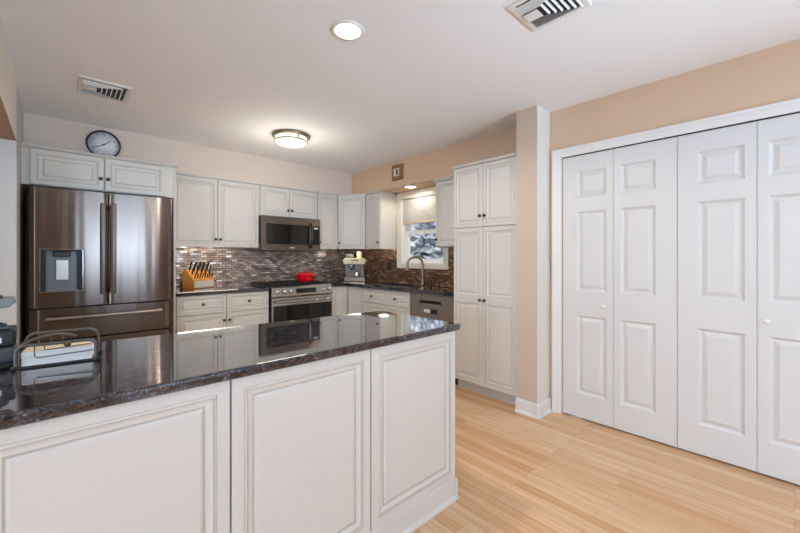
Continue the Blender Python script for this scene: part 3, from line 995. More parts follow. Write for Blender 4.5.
lettering('SAMSUNG', 0.024, 'silver', dr_, Matrix.Translation((0.684 - .304, -0.0045, 1.735)) @ FRONT, depth=0.0015)
for hx in (FX0 + .02, FX1 - .10):
    mb = MB().m('black'); mb.box(hx, hx + .08, FY + .01, FY + .12, 1.783, 1.797); mb.build('hinge_cover', r, world=True)

# ------------------------------------------------------------------ microwave
r = thing('microwave', 'dark stainless over-range microwave with curved black handle', 'microwave', (2.117, 4.22, 1.33))
X0, X1 = 1.741, 2.509
mb = MB().m('mwsteel'); mb.box(X0, X1, 4.255, 4.615, 1.345, 1.7440); mb.m('black'); mb.box(X0 + .02, X1 - .02, 4.27, 4.60, 1.330, 1.345); mb.build('case', r, world=True)
mb = MB().m('mwsteel'); mb.bbox(X0 - .002, X1 + .002, 4.222, 4.2545, 1.332, 1.7435, .002); dm = mb.build('door', r, world=True)
mb = MB().m('blackgl'); mb.bbox(1.790, 2.350, 4.2195, 4.2225, 1.408, 1.652, .001); mb.build('window_glass', dm, world=True)
mb = MB().m('display'); mb.bbox(2.385, 2.497, 4.2195, 4.2225, 1.408, 1.652, .001); mb.build('control_panel', dm, world=True)
mb = MB().m('silver'); mb.box(2.415, 2.475, 4.2185, 4.2192, 1.612, 1.632); mb.build('clock_display', dm, world=True)
mb = MB().m('blackgl')
pts = [(2.366, 4.219 - .050 * math.sin(PI * k / 14) ** 0.6 if 0 < k < 14 else 4.223, 1.372 + 0.308 * k / 14) for k in range(15)]
mb.tube(pts, 0.014, 12); mb.build('handle', dm, world=True)
mb = MB().m('silver'); mb.box(2.085, 2.145, 4.2208, 4.2218, 1.362, 1.374); mb.build('badge', dm, world=True)
mb = MB().m('dgrey')
for k in range(24): mb.box(X0 + .03 + k * .030, X0 + .05 + k * .030, 4.2212, 4.2222, 1.712, 1.718)
mb.build('vent_slots', dm, world=True)

# ------------------------------------------------------------------ range
r = thing('range', 'stainless slide-in gas range with black oven door', 'range', (2.125, 3.95, 0.0))
X0, X1 = 1.741, 2.517
mb = MB().m('black'); mb.box(X0 + .002, X1 - .002, 3.985, 4.60, 0.06, 0.905); mb.box(X0 + .03, X1 - .03, 4.03, 4.58, 0.001, 0.06); mb.build('body', r, world=True)
mb = MB().m('steel'); mb.prism([(3.940, 0.800), (3.932, 0.812), (3.962, 0.905), (3.984, 0.918), (3.984, 0.800)], X0, X1, 'x'); cp = mb.build('control_panel', r, world=True)
ax = Vector((0, -0.952, 0.307))
def onpanel(x, z): 
    u = (z - .812) / (.905 - .812); return (x, 3.932 + .030 * u, z)
for x in (1.795, 1.880, 1.965, 2.395, 2.468):
    k = MB().m('chrome'); k.lathe([(0, 0), (0.024, 0), (0.024, .004), (0.0205, .005), (0.0185, .026), (0.016, .029), (0, .029)], axis=ax, seg=20)
    c = onpanel(x, .858); k.m('black'); k.lathe([(0.0242, 0.0005), (0.0265, 0.0005), (0.0265, 0.003), (0.0242, 0.0035)], axis=ax, seg=20)
    k.build('knob', cp, loc=(c[0] - 2.125, c[1] - 3.95, c[2]))
mb = MB().m('display'); p = [onpanel(2.03, .832), onpanel(2.29, .832), onpanel(2.29, .886), onpanel(2.03, .886)]
vs0 = [mb.v(q[0], q[1] - .0012, q[2] + .0004) for q in p]; vs1 = [mb.v(q[0], q[1] + .003, q[2] - .001) for q in p]
mb.face(vs0); mb.face(vs1[::-1])
for i in range(4): mb.face([vs0[i], vs0[(i + 1) % 4], vs1[(i + 1) % 4], vs1[i]])
mb.build('display', cp, world=True)
mb = MB().m('steel'); mb.bbox(X0 + .002, X1 - .002, 3.944, 3.9845, 0.200, 0.792, .004); od = mb.build('oven_door', r, world=True)
mb = MB().m('blackgl'); mb.bbox(X0 + .012, X1 - .012, 3.9412, 3.9445, 0.225, 0.702, .001); mb.build('window_glass', od, world=True)
mb = MB().m('steel'); mb.tube([(1.765, 3.895, .748), (2.493, 3.895, .748)], 0.014, 14)
for x in (1.79, 2.468): mb.box(x - .012, x + .012, 3.895, 3.9435, .737, .759)
mb.build('handle', od, world=True)
mb = MB().m('steel'); mb.bbox(X0 + .002, X1 - .002, 3.946, 3.9845, 0.066, 0.194, .004); mb.build('drawer', r, world=True)
mb = MB().m('blackgl'); mb.box(X0 - .003 + .005, X1 - .002, 3.9845, 4.60, 0.9055, 0.920); ct = mb.build('cooktop', r, world=True)
for gx in (1.757, 2.008, 2.262):
    mb = MB().m('cast'); gw = 0.240
    for yy_ in (4.03, 4.565): mb.box(gx, gx + gw, yy_ - .006, yy_ + .006, .930, .944)
    for xx in (gx + .006, gx + gw - .006, gx + gw / 2): mb.box(xx - .006, xx + .006, 4.03, 4.565, .931, .945)
    for yy_ in (4.16, 4.30, 4.43): mb.box(gx, gx + gw, yy_ - .005, yy_ + .005, .931, .945)
    for xx in (gx + .01, gx + gw - .01):
        for yy_ in (4.035, 4.56): mb.box(xx - .008, xx + .008, yy_ - .008, yy_ + .008, .9202, .931)
    mb.build('grate', r, world=True)
for bx_, by_ in ((1.877, 4.15), (1.877, 4.44), (2.128, 4.30), (2.382, 4.15), (2.382, 4.44)):
    mb = MB().m('cast'); mb.lathe([(0, .9202), (0.045, .9202), (0.045, .925), (0.034, .928), (0, .928)], center=(bx_, by_, 0)); mb.build('burner', r, world=True)

# red pot
r = thing('pot', 'red enamelled pot with lid on the range', 'pot', (2.300, 4.225, 0.9452))
mb = MB().m('red'); mb.lathe([(0, 0), (0.092, 0), (0.103, .008), (0.108, .03), (0.110, .084), (0.113, .088), (0.113, .091), (0.106, .091), (0.103, .085), (0.100, .012), (0, .008)], seg=32); pb = mb.build('body', r)
mb = MB().m('red'); mb.lathe([(0.112, .0915), (0.113, .095), (0.106, .102), (0.08, .112), (0.03, .118), (0, .119)], seg=32); lid = mb.build('lid', r)
mb = MB().m('red'); mb.lathe([(0.006, .1185), (0.006, .124), (0.016, .128), (0.017, .134), (0.010, .138), (0, .139)], seg=16); mb.build('lid_knob', lid)
for s in (-1, 1):
    mb = MB().m('red'); d = Vector((.73, -.68, 0)); q = Vector((.68, .73, 0))
    pts = [Vector((0, 0, .072)) + d * s * (.107 + .026 * math.sin(PI * k / 10)) + q * (-.038 + .076 * k / 10) for k in range(11)]
    mb.tube(pts, .007, 8); mb.build('handle', pb)

# ------------------------------------------------------------------ dishwasher
r = thing('dishwasher', 'grey stainless dishwasher between the sink cabinet and pantry', 'dishwasher', (2.790, 2.834, 0.0), RIGHT)
w = 0.600
mb = MB().m('black'); mb.box(0.004, w - .004, 0.055, 0.565, 0.10, 0.870); mb.box(0.01, w - .01, .08, .56, .001, .10); mb.build('tub', r)
mb = MB().m('dwsteel')
# door with a pocket handle cut in
hx0, hx1, hz0, hz1 = 0.135, 0.440, 0.772, 0.806
for (a, b_, c, d) in ((0, w, .11, hz0), (0, w, hz1, .872), (0, hx0, hz0, hz1), (hx1, w, hz0, hz1)): mb.box(a, b_, 0, .054, c, d)
bmesh.ops.remove_doubles(mb.bm, verts=mb.bm.verts, dist=1e-5)
dd = mb.build('door', r)
mb = MB().m('black'); mb.box(hx0 + .001, hx1 - .001, .020, .053, hz0 + .001, hz1 - .001); mb.build('pocket_handle', dd)
mb = MB().m('dwsteel'); mb.box(0.002, w - .002, -.003, -.0003, .822, .870); mb.build('control_strip', dd)
r = thing('dishwasher_magnet', 'small black and white clean sign magnet on the dishwasher', 'magnet', (2.790, 2.626, 0.676), RIGHT)
mb = MB().m('black'); mb.bbox(0, 0.178, -.0045, -.0006, 0, 0.044, .001); mb.build('backing', r)
mb = MB().m('paper'); mb.box(0.005, 0.088, -.0055, -.0046, .005, .039); mb.build('white_half', r)
lettering('Clean', 0.026, 'black', r, Matrix.Translation((0.046, -.0060, .022)) @ FRONT, depth=.0003)

# ------------------------------------------------------------------ sink and taps
r = thing('sink', 'stainless undermount sink below the window', 'sink', (3.025, 3.245, 0.70))
mb = MB().m('steel')
x0, x1, y0, y1 = SX0 - .012, SX1 + .012, SY0 - .012, SY1 + .012
mb.box(x0, x1, y0, y1, .700, .703); mb.box(x0, x0 + .003, y0, y1, .703, .876); mb.box(x1 - .003, x1, y0, y1, .703, .876)
mb.box(x0, x1, y0, y0 + .003, .703, .876); mb.box(x0, x1, y1 - .003, y1, .703, .876)
mb.build('bowl', r, world=True)
mb = MB().m('steel'); w_ = .016
for a_, b_, c_, d_ in ((SX0 - w_, SX1 + w_, SY0 - w_, SY0), (SX0 - w_, SX1 + w_, SY1, SY1 + w_), (SX0 - w_, SX0, SY0, SY1), (SX1, SX1 + w_, SY0, SY1)): mb.box(a_, b_, c_, d_, .9138, .9175)
mb.build('rim', r, world=True)
mb = MB().m('chrome'); mb.lathe([(0, .7035), (.045, .7035), (.045, .706), (.03, .705), (0, .7045)], center=(3.025, 3.245, 0)); mb.build('drain', r, world=True)
r = thing('faucet', 'tall brushed gooseneck faucet at the sink', 'faucet', (3.245, 3.075, 0.9138))
mb = MB().m('nickel'); mb.lathe([(0, 0), (.029, 0), (.029, .006), (.022, .012), (.020, .05), (.019, .075), (.013, .085), (0, .085)]); mb.build('base', r)
R_ = 0.098
dirv = Vector((-0.86, 0.5, 0))
pts = [Vector((0, 0, .07)), Vector((0, 0, .15)), Vector((0, 0, .245))]
for k in range(1, 15):
    a = PI * 1.02 * k / 14
    pts.append(dirv * (R_ - R_ * math.cos(a)) + Vector((0, 0, .245 + R_ * math.sin(a))))
mb = MB().m('nickel'); mb.tube(pts, 0.0135, 12); mb.build('spout', r)
e = pts[-1]
mb = MB().m('nickel'); mb.tube([e + Vector((0, 0, .004)), e + dirv * -.001 + Vector((0, 0, -.02)), e + dirv * -.003 + Vector((0, 0, -.055))], [.0145, .019, .021], 14); mb.build('spray_head', r)
mb = MB().m('nickel'); mb.tube([(0.0, -.018, .052), (0.0, -.045, .058), (-.02, -.085, .085)], [.011, .008, .006], 10); mb.build('lever', r)
r = thing('soap_dispenser', 'small dark soap pump right of the faucet', 'soap dispenser', (3.262, 2.965, 0.9138))
mb = MB().m('bronze'); mb.lathe([(0, 0), (.022, 0), (.022, .005), (.016, .010), (.014, .045), (.008, .05), (.008, .075), (.013, .078), (.013, .088), (0, .09)]); mb.build('body', r)
mb = MB().m('bronze'); mb.tube([(0, 0, .083), (-.04, .012, .085), (-.07, .02, .076)], .005, 8); mb.build('nozzle', r)
r = thing('sprayer', 'short dark side sprayer at the far right of the sink deck', 'sprayer', (3.262, 2.845, 0.9138))
mb = MB().m('bronze'); mb.lathe([(0, 0), (.024, 0), (.024, .005), (.017, .012), (.013, .03), (.016, .05), (.014, .066), (0, .070)]); mb.build('body', r)

# outlet
r = thing('wall_outlet', 'dark wall outlet on the tiles left of the window', 'outlet', (3.3590, 3.865, 1.068), RIGHT)
mb = MB().m('outlet'); mb.bbox(0, .078, -.006, -.0005, 0, .118, .002); mb.build('plate', r)
mb = MB().m('black')
mb.bbox(.024, .054, -.0085, -.0062, .020, .050, .001); mb.bbox(.024, .054, -.0085, -.0062, .068, .098, .001); mb.build('socket', r)
# switch on the pillar
r = thing('light_switch', 'white double light switch on the white pillar face', 'light switch', (2.830, 1.3655, 1.083))
mb = MB().m('trimw'); mb.bbox(0, .113, -.006, -.0003, 0, .118, .002); mb.build('plate', r)
for x in (.020, .061):
    mb = MB().m('trimw'); mb.bbox(x, x + .032, -.0095, -.0062, .026, .092, .001); mb.build('rocker', r)

# ------------------------------------------------------------------ clock and plaque
r = thing('wall_clock', 'round black-rimmed white wall clock above the fridge cabinet', 'clock', (0.3075, 4.299, 2.277))
mb = MB().m('black'); mb.lathe([(0.112, .004), (0.1245, .002), (0.1265, .012), (0.125, .027), (0.120, .032), (0.115, .030), (0.1135, .018), (0.112, .012)], axis=(0, -1, 0), seg=48, close=True); mb.build('rim', r)
mb = MB().m('clockface'); mb.lathe([(0, .0005), (0.1115, .0005), (0.1130, .0135), (0, .0135)], axis=(0, -1, 0), seg=48); mb.build('face', r)
for k in range(1, 13):
    a = 2 * PI * k / 12
    lettering(str(k), 0.020, 'dgrey', r, Matrix.Translation((0.091 * math.sin(a), -.0145, 0.091 * math.cos(a))) @ FRONT, 'numeral')
def hand(name, ang, ln, w, y):
    mb = MB().m('black'); d = Vector((math.sin(ang), 0, math.cos(ang))); q = Vector((math.cos(ang), 0, -math.sin(ang)))
    P = [d * -.018 + q * w, d * -.018 - q * w, d * ln - q * w * .5, d * ln + q * w * .5]
    A = [mb.v(p.x, -y, p.z) for p in P]; B = [mb.v(p.x, -y - .001, p.z) for p in P]
    mb.face(A); mb.face(B[::-1])
    for i in range(4): mb.face([A[i], A[(i + 1) % 4], B[(i + 1) % 4], B[i]])
    mb.build(name, r)
hand('hour_hand', 2 * PI * (1.67 / 12), .058, .0042, .0165); hand('minute_hand', 2 * PI * (40 / 60), .088, .0036, .0185)
mb = MB().m('black'); mb.lathe([(0, .0138), (.006, .0138), (.006, .021), (0, .022)], axis=(0, -1, 0), seg=16); mb.build('pin', r)

r = thing('wall_plaque', 'small square brown plaque with pale centre on the tan soffit', 'plaque', (3.0655, 3.427, 2.198), RIGHT)
mb = MB().m('plaque'); mb.bbox(0, .200, -.018, -.0003, 0, .192, .012, 3); mb.build('frame', r)
mb = MB().m('cork'); mb.box(.042, .142, -.0195, -.0182, .050, .146); mb.build('centre_tile', r)
mb = MB().m('black')
mb.prism([(.080, .058), (.098, .056), (.100, .085), (.122, .058), (.134, .060), (.112, .094), (.120, .118), (.108, .138), (.086, .136), (.094, .120), (.082, .108), (.090, .092)], -.0215, -.0198, 'y')
mb.build('dark_motif', r)

# ------------------------------------------------------------------ knife block and knives
ka = 0.48
KB = Vector((1.062, 4.356, 0.914))
r = thing('knife_block', 'amber wood knife block on the worktop left of the range', 'knife block', KB, ka)
mb = MB().m('blockwood')
# side profile in (y, z): sloped top face looking forward and up
mb.prism([(0.003, 0.0), (0.164, 0.0), (0.164, 0.192), (0.112, 0.200), (0.003, 0.092)], 0.0, 0.262, 'x')
kb = mb.build('body', r, bevel=.003)
mb = MB().m('palewood'); mb.bbox(0.004, 0.258, -0.003, 0.0025, 0.008, 0.080, .001); mb.build('front_plate', r)
KM = {}
def knife(x, t, ln, rad):
    """x along the block, t up the slope (0..1)"""
    y = 0.003 + 0.109 * t; z = 0.088 + 0.112 * t
    nrm = Vector((0, -0.717, 0.697)); up = Vector((0, -0.30, 0.954)).normalized()
    k_ = thing('kitchen_knife', '', 'knife')
    base = KB + Matrix.Rotation(ka, 3, 'Z') @ Vector((x, y, z)) + Matrix.Rotation(ka, 3, 'Z') @ (nrm * 0.008)
    k_.location = base; k_.rotation_euler = (0, 0, ka)
    key = (round(ln, 3), rad)
    if key not in KM:
        hm = MB().m('black')
        pts = [up * 0.008, up * (ln * .3), up * (ln * .65) , up * ln + Vector((0, -.004, -.002))]
        hm.tube(pts, [rad * .8, rad, rad * .85, rad * 1.1], 8)
        bm_ = MB().m('steel'); bm_.tube([up * -0.002, up * 0.009], rad * .7, 8)
        h = hm.build('handle', k_); s_ = bm_.build('bolster', k_)
        KM[key] = (h, s_)
    else:
        for o in KM[key]: inst(o, k_, (0, 0, 0))
    return k_
rowsk = [(0.84, 5, 0.100, .0095, 'in the top row of the block'), (0.50, 5, 0.090, .0085, 'in the middle row of the block'), (0.14, 8, 0.055, .0065, 'in the bottom row of the block')]
for t_, n_, ln_, rd_, place in rowsk:
    for i in range(n_):
        k_ = knife(0.020 + 0.222 * i / (n_ - 1), t_, ln_, rd_)
        k_['label'] = 'black-handled kitchen knife ' + place
        k_['group'] = 'kitchen knives ' + place

# ------------------------------------------------------------------ coffee machine
cm_c = Vector((3.085, 4.250, 0.9138)); ca = math.radians(-38)
r = thing('coffee_machine', 'cream espresso machine with chrome front in the corner', 'coffee machine', cm_c, ca)
mb = MB().m('chrome'); mb.bbox(-.145, .145, -.145, .115, .0, .055, .006); mb.build('drip_base', r)
mb = MB().m('black')
for k in range(12): mb.box(-.125 + k * .0215, -.112 + k * .0215, -.135, -.030, .0552, .058)
mb.build('drip_grate', r)
mb = MB().m('handle'); mb.bbox(-.135, .135, -.010, .115, .0555, .235, .006); mb.build('back_body', r)
mb = MB().m('ivory'); mb.bbox(-.148, .148, -.125, .118, .2355, .322, .012, 3); hd = mb.build('head', r)
mb = MB().m('dgrey'); mb.box(-.050, .050, -.1262, -.1252, .290, .303); mb.build('badge', hd)
for x in (-.03, 0.03):
    mb = MB().m('black'); mb.lathe([(0, 0), (.006, 0), (.006, .003), (0, .003)], center=(x, -.1252, .262), axis=(0, -1, 0), seg=12); mb.build('button', hd)
for s in (-1, 1):
    mb = MB().m('chrome'); mb.lathe([(0, 0), (.018, 0), (.022, .006), (.022, .024), (.016, .028), (0, .028)], center=(s * .1482, -.03, .276), axis=(s, 0, 0), seg=18); mb.build('side_knob', hd)
mb = MB().m('chrome'); mb.lathe([(0, .2350), (.034, .2350), (.036, .205), (.030, .200), (0, .200)], center=(-.045, -.070, 0)); gh = mb.build('group_head', r)
mb = MB().m('chrome'); mb.lathe([(0, .1995), (.034, .1995), (.034, .180), (.026, .168), (.010, .160), (0, .160)], center=(-.045, -.070, 0))
mb.build('portafilter', r)
mb = MB().m('black'); mb.tube([(-.045, -.102, .190), (-.045, -.150, .186), (-.045, -.215, .178)], [.009, .012, .013], 10); mb.build('portafilter_handle', r)
mb = MB().m('chrome'); mb.tube([(.095, -.070, .236), (.098, -.078, .19), (.110, -.095, .12), (.112, -.100, .085)], .005, 8); mb.build('steam_wand', r)
mb = MB().m('chrome'); mb.lathe([(0, .0585), (.032, .0585), (.038, .066), (.038, .085), (.030, .115), (.033, .130), (.030, .130), (.027, .115), (.034, .080), (0, .062)], center=(.030, -.085, 0)); mb.build('jug', r)
mb = MB().m('mgrey'); mb.lathe([(0, .3225), (.048, .3225), (.055, .330), (.060, .372), (.056, .378), (0, .380)], center=(-.075, .010, 0)); mb.build('hopper', r)
mb = MB().m('ivory'); mb.lathe([(0, .3225), (.037, .3225), (.039, .330), (.039, .408), (.034, .416), (0, .418)], center=(.065, .0, 0)); mb.build('top_canister', r)

# ------------------------------------------------------------------ napkin holder
NB = Vector((0.005, 1.620, 0.9153))
na = math.atan2(1.567 - 1.585, 0.072 + 0.071)
r = thing('napkin_holder', 'grey metal napkin holder with arched rails on the peninsula', 'napkin holder', NB, na)
hw = 0.093; yf, yb_ = -0.040, 0.070
def railpts(y, hgt, rr, lean=0.0):
    pts = [Vector((-hw, y, .004)), Vector((-hw, y, hgt - rr))]
    for k in range(1, 9):
        a = PI / 2 * k / 8; pts.append(Vector((-hw + rr - rr * math.cos(a), y + lean, hgt - rr + rr * math.sin(a))))
    for k in range(0, 9):
        a = PI / 2 * k / 8; pts.append(Vector((hw - rr + rr * math.sin(a), y + lean, hgt - rr + rr * math.cos(a))))
    pts += [Vector((hw, y, .004))]
    return pts
mb = MB().m('iron'); mb.tube(railpts(yf, .070, .020), .0052, 10); ff = mb.build('front_rail', r)
mb = MB().m('iron'); mb.tube(railpts(yb_, .090, .030), .0048, 10); br_ = mb.build('back_rail', r)
mb = MB().m('iron')
pts = [Vector((-hw, yf, .060))] + [Vector((-hw + .128 * k / 12, yf + .085 * k / 12, .064 + .026 * math.sin(PI * min(1, k / 12 * .92)) ** 0.7)) for k in range(1, 13)]
mb.tube(pts, .0040, 8); mb.build('arch', r)
mb = MB().m('cast'); mb.bbox(-hw + .002, hw - .002, yf - .002, yb_ + .002, .0, .005, .002)  # tray darker than the rails, shadow band put into its colour
for sx in (-1, 1):
    for y in (yf - .002, yb_ + .002): mb.lathe([(0, 0), (.006, 0), (.008, .005), (.006, .011), (0, .013)], center=(sx * (hw + .004), y, 0), seg=12)
mb.build('tray', r)
def wire(pts, par):
    mb = MB().m('iron'); mb.tube([Vector(p) for p in pts], .0016, 6); mb.build('wire', par)
wire([(-.052, yf - .001, .070), (-.052, yf - .001, .036), (-.046, yf - .001, .030), (hw - .004, yf - .001, .036)], ff)
wire([(-.030, yf - .001, .070), (-.030, yf - .001, .056), (-.026, yf - .001, .052), (hw - .010, yf - .001, .058)], ff)
for x in (-.060, -.030, .0): wire([(x, yb_ + .001, .006), (x, yb_ + .001, .088)], br_)
mb = MB().m('rosette'); mb.lathe([(0, 0), (.008, 0), (.0095, .004), (.006, .008), (.004, .010), (0, .0105)], center=(.024, yf - .005, .065), axis=(0, -1, 0), seg=14); mb.build('rosette', ff)
NBW = Matrix.Translation(NB) @ Matrix.Rotation(na, 4, 'Z')
r2 = thing('paper_napkins', 'stack of white paper napkins in the metal napkin holder', 'napkins', NBW @ Vector((0, 0, .0055)), na)
mb = MB().m('paper')
for i in range(9):
    j = random.uniform(-.0012, .0012); mb.bbox(-.083 + j, .083 + j, yf + .010 + j, yb_ - .010 + j, .0047 * i + .0002, .0047 * (i + 1), .0016, 2)
mb.build('napkin_stack', r2)
mb = MB().m('papercream'); mb.bbox(-.082, .082, yf + .011, yb_ - .011, .0427, .0462, .0014, 2); mb.build('top_napkin', r2)

# ------------------------------------------------------------------ devices at the left end of the peninsula
r = thing('router', 'dark grey box with white label at the left end of the peninsula', 'router', (-0.185, 1.74, 0.9153), 0.03)
mb = MB().m('dgrey'); mb.bbox(-.085, .085, -.07, .07, .006, .058, .012, 3); bd = mb.build('body', r)
mb = MB().m('black')
for x in (-.06, .06):
    for y in (-.05, .05): mb.lathe([(0, 0), (.008, 0), (.008, .0065), (0, .0065)], center=(x, y, 0), seg=10)
mb.build('foot', r)
mb = MB().m('paper'); mb.box(.020, .052, -.0708, -.0702, .022, .044); mb.build('label_sticker', bd)
r = thing('charging_box', 'black box with white port symbols stacked on the grey box', 'charger', (-0.185, 1.74, 0.9740), 0.03)
mb = MB().m('black'); mb.bbox(-.086, .086, -.068, .062, .0005, .052, .006, 2); bd = mb.build('body', r)
mb = MB().m('silver')
mb.box(.040, .046, -.0690, -.0682, .014, .030); mb.box(.050, .056, -.0690, -.0682, .014, .030); mb.box(.043, .053, -.0690, -.0682, .034, .038)
mb.build('port_symbols', bd)
r = thing('charging_plug', 'small dark plug with black cord on top of the black box', 'plug', (-0.185, 1.74, 0.9740), 0.03)
mb = MB().m('dgrey'); mb.bbox(.044, .072, -.052, -.024, .0525, .064, .003); mb.bbox(.050, .066, -.046, -.030, .064, .072, .003); pl = mb.build('plug', r)
mb = MB().m('black'); mb.tube([(.058, -.038, .0715), (.054, -.046, .0740), (.034, -.060, .0690), (.0, -.064, .062), (-.05, -.064, .058)], .0028, 8); mb.build('cable', r)
r = thing('desk_phone', 'grey keypad phone tilted on a stand above the black box', 'phone', (-0.222, 1.772, 1.0400), 0.05)
mb = MB().m('black'); mb.tube([(-.04, 0, -.008), (-.03, -.005, .018), (-.02, -.01, .040)], [.020, .012, .014], 10); mb.lathe([(0, -.0135), (.028, -.0135), (.028, -.010), (0, -.008)], center=(-.04, 0, 0)); mb.build('stand', r)
mb = MB().m('mgrey'); mb.prism([(-.14, .036), (.105, .052), (.122, .070), (.114, .082), (.096, .082), (-.14, .056)], -.045, .045, 'y'); bd = mb.build('body', r, bevel=.004)
mb = MB().m('black')
for i in range(3):
    for j in range(3):
        x = .02 + i * .026; y = -.038 + j * .027
        z = .0562 + (x + .14) * (.112 - .086) / .236
        mb.bbox(x, x + .018, y, y + .018, z + .0022, z + .008, .001)
mb.build('keypad', bd)
mb = MB().m('black'); mb.bbox(-.13, -.03, -.036, .036, .0695, .135, .006); mb.build('screen', bd)
o = MB().m('black')
pts = []
for k in range(90):
    a = k / 89 * 5 * 2 * PI
    pts.append((-.135 + .016 * k / 89 + .022 * math.cos(a) , 1.610 + .010 * math.sin(a) + .0006 * k, .9185 + .0035 * (1 + math.sin(a * .37))))
o.tube(pts, .0022, 6)
tag(o.build('cable'), 'black coiled cable lying in front of the grey box', 'cable')

# ------------------------------------------------------------------ ceiling fixtures
def spot(name, loc, power, col, size=2.95, rad=0.06):
    l = bpy.data.lights.new(name, 'SPOT'); l.energy = power; l.color = col; l.spot_size = size; l.spot_blend = 0.35; l.shadow_soft_size = rad
    o = bpy.data.objects.new(name, l); C.objects.link(o); o.location = loc
    return o


WARM = (1.0, 0.93, 0.82)
def recessed(label, x, y, z, ro, power):
    r = thing('recessed_light', label, 'ceiling light', (x, y, z), 0, 'recessed ceiling lights')
    mb = MB().m('trimw'); mb.lathe([(ro * .78, -.0065), (ro * .82, -.0075), (ro * .97, -.006), (ro, -.0005), (ro * .76, -.0005)], seg=36, close=True); mb.build('trim_ring', r)
    mb = MB().m('lens'); mb.lathe([(0, -.0050), (ro * .755, -.0050), (ro * .755, -.0008), (0, -.0008)], seg=36); mb.build('lens', r)
    spot('recessed_lamp', (x, y, z - .012), power, WARM)
recessed('round recessed ceiling light above the peninsula', 1.111, 1.592, H, 0.088, 76)
recessed('small recessed light in the soffit above the window', 3.170, 3.21, 2.118, 0.085, 15)
recessed('added unseen recessed light behind the camera', 1.1, -1.2, H, 0.088, 23)  # invented fixture, added for fill light
recessed('added unseen recessed light in the room on the left', -2.0, 1.0, H, 0.088, 47)  # also invented, adds fill from the left room

r = thing('flush_ceiling_light', 'round flush ceiling light with nickel trim glowing warm', 'ceiling light', (1.662, 3.335, H))
mb = MB().m('nickel'); mb.lathe([(0, -.0005), (.178, -.0005), (.182, -.008), (.176, -.022), (.160, -.030), (.150, -.030), (.150, -.012), (0, -.012)], seg=48); mb.build('base', r)
mb = MB().m('diff'); mb.lathe([(.1485, -.0135), (.150, -.066), (.148, -.074), (.120, -.090), (.06, -.100), (0, -.102)], seg=48); mb.build('diffuser', r)
mb = MB().m('nickel'); mb.lathe([(.1515, -.060), (.155, -.060), (.155, -.072), (.1515, -.072)], seg=48, close=True); mb.build('band', r)
for k in range(3):
    a = 2 * PI * k / 3 + .5
    mb = MB().m('nickel'); mb.box(.1515, .1555, -.006, .006, -.061, -.029); o = mb.build('clip', r); o.rotation_euler = (0, 0, a)
l = bpy.data.lights.new('flush_lamp', 'POINT'); l.energy = 9.5; l.color = WARM; l.shadow_soft_size = .24
o = bpy.data.objects.new('flush_lamp', l); C.objects.link(o); o.location = (1.662, 3.335, H - .36)


def vent(label, x0, x1, y0, y1, rz):
    cx, cy = (x0 + x1) / 2, (y0 + y1) / 2; wx, wy = (x1 - x0) / 2, (y1 - y0) / 2
    if abs(math.sin(rz)) > .5: wx, wy = wy, wx
    r = thing('ceiling_vent', label, 'vent', (cx, cy, H), rz, 'ceiling vents')
    mb = MB().m('trimw'); f = .022
    for a in ((-wx, wx, -wy, -wy + f), (-wx, wx, wy - f, wy), (-wx, -wx + f, -wy + f, wy - f), (wx - f, wx, -wy + f, wy - f)):
        mb.box(a[0], a[1], a[2], a[3], -.010, -.0004)
    mb.build('frame', r)
    mb = MB().m('dgrey'); mb.box(-wx + f, wx - f, -wy + f, wy - f, -.0022, -.0006); mb.build('duct_opening', r)
    ix, iy = wx - f, wy - f
    mb = MB().m('trimw'); cwx, cl = ix * .30, iy * .62     # centre plate touches +y
    mb.bbox(-cwx, cwx, iy - cl, iy, -.0175, -.0145, .001); mb.build('centre_plate', r)
    n = 6
    for k in range(1, n + 1):                             # nested U blades, inclined
        u = k / (n + .3)
        px = cwx + (ix - cwx) * u; py = (iy - cl) - (iy * 2 - cl) * u
        t = .0065
        mb = MB().m('trimw')
        def blade(p, q, nrm):
            p, q, nrm = Vector(p), Vector(q), Vector(nrm)
            A = [p + Vector((0, 0, -.0155)) - nrm * .003, p + nrm * t + Vector((0, 0, -.0085)), q + nrm * t + Vector((0, 0, -.0085)), q + Vector((0, 0, -.0155)) - nrm * .003]
            B = [v + Vector((0, 0, -.0015)) for v in A]
            a_ = [mb.bm.verts.new(v) for v in A]; b_ = [mb.bm.verts.new(v) for v in B]
            mb.face(a_[::-1]); mb.face(b_)
            for i in range(4): mb.face([a_[i], a_[(i + 1) % 4], b_[(i + 1) % 4], b_[i]])
        if k < n:
            blade((-px, iy, 0), (-px, py, 0), (-1 * .6, 0, 0)); blade((px, py, 0), (px, iy, 0), (.6, 0, 0))
        blade((-px, py, 0), (px, py, 0), (0, -.8, 0))
        mb.build('louver', r)
vent('white ceiling vent at the top edge of the photo', 1.552, 1.822, 0.645, 0.922, 0.0)
vent('white ceiling vent near the fridge', 0.102, 0.389, 3.165, 3.492, PI / 2)

# under-cabinet strips
def strip(label, p0, p1, z):
    d = Vector((p1[0] - p0[0], p1[1] - p0[1], 0)); L_ = d.length
    r = thing('under_cabinet_light', label, 'light', (p0[0], p0[1], z), math.atan2(d.y, d.x), 'under-cabinet strip lights')
    mb = MB().m('trimw'); mb.box(0, L_, .0, .100, -.022, -.0005); mb.build('housing', r)
    mb = MB().m('strip'); mb.box(.004, L_ - .004, .002, .098, -.0330, -.0222); mb.build('diffuser', r)
strip('light strip under the wall cabinet beside the fridge', (0.92, 4.318), (1.60, 4.318), 1.4015)
strip('light strip under the diagonal corner wall cabinet', (2.905, 4.290), (3.045, 4.098), 1.4015)
strip('light strip under the wall cabinet left of the window', (3.20, 3.86), (3.20, 3.76), 1.4015)

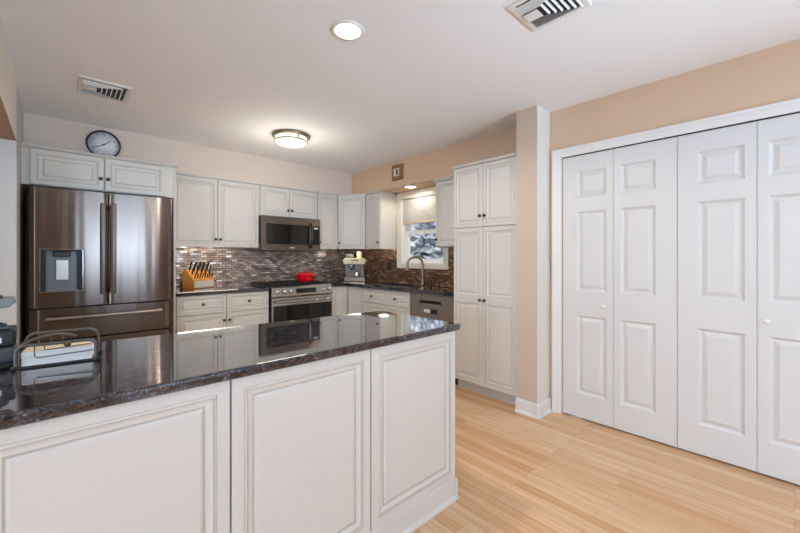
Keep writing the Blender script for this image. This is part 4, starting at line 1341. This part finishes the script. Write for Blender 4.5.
# ------------------------------------------------------------------ outside the kitchen window
b = MB().m('grass'); b.box(4.2, 40, -6, 40, -1.0, -0.9); struct('ground_outside', b)
b = MB().m('hill')                      # low wooded ridge in the distance
_g = {}
for i in range(41):
    for j in range(13):
        t_ = i / 40; q_ = j / 12
        ang = math.radians(-10 + 100 * t_); rad_ = 26 + 14 * q_
        hz = (3.9 + 0.5 * math.sin(i * 0.9) + 0.35 * math.sin(i * 2.3)) * math.sin(PI * min(1, q_ * 1.1)) ** 0.7 + random.uniform(-.25, .25)
        _g[i, j] = b.v(rad_ * math.cos(ang), rad_ * math.sin(ang), -0.95 + max(0, hz))
for i in range(40):
    for j in range(12): b.face([_g[i, j], _g[i + 1, j], _g[i + 1, j + 1], _g[i, j + 1]])
struct('hillside_outside', b)
def tree(label, x, y, h, cr, mat, n, cz=0.6):
    r = thing('tree', label, 'tree', (x, y, -0.9), 0, 'trees outside the kitchen window')
    mb = MB().m('bark'); mb.tube([(0, 0, -0.02), (.05, .03, h * .35), (0, .08, h * .8)], [.16, .12, .04], 8)
    for k in range(6):
        a = k * 1.1; mb.tube([(0, .03, h * (.3 + .07 * k)), (cr * .6 * math.cos(a), cr * .6 * math.sin(a), h * (.5 + .06 * k))], [.05, .02], 6)
    mb.build('trunk', r)
    mb = MB().m(mat)
    for i in range(n):
        u = Vector((random.gauss(0, 1), random.gauss(0, 1), random.gauss(0, 1))).normalized()
        rr = random.random() ** .4
        c = Vector((u.x * cr * rr, u.y * cr * rr, h * cz + u.z * h * .42 * rr))
        s = random.uniform(.10, .19)
        a = Vector((random.gauss(0, 1), random.gauss(0, 1), random.gauss(0, 1))).normalized(); b2 = a.orthogonal().normalized()
        mb.face([mb.bm.verts.new(c + a * s), mb.bm.verts.new(c + b2 * s * .6), mb.bm.verts.new(c - a * s), mb.bm.verts.new(c - b2 * s * .6)])
    mb.build('foliage', r)
tree('nearest bluish tree filling the middle of the window', 10.4, 9.5, 4.3, 1.5, 'leafb', 4200)
tree('grey green tree behind at the left of the window', 12.0, 13.0, 4.8, 1.5, 'leafa', 3600)
tree('farthest grey green tree behind the bluish trees', 14.6, 10.9, 5.0, 1.6, 'leafa', 3600)
tree('bluish tree seen at the right of the window', 12.2, 6.8, 4.4, 1.5, 'leafb', 2600)
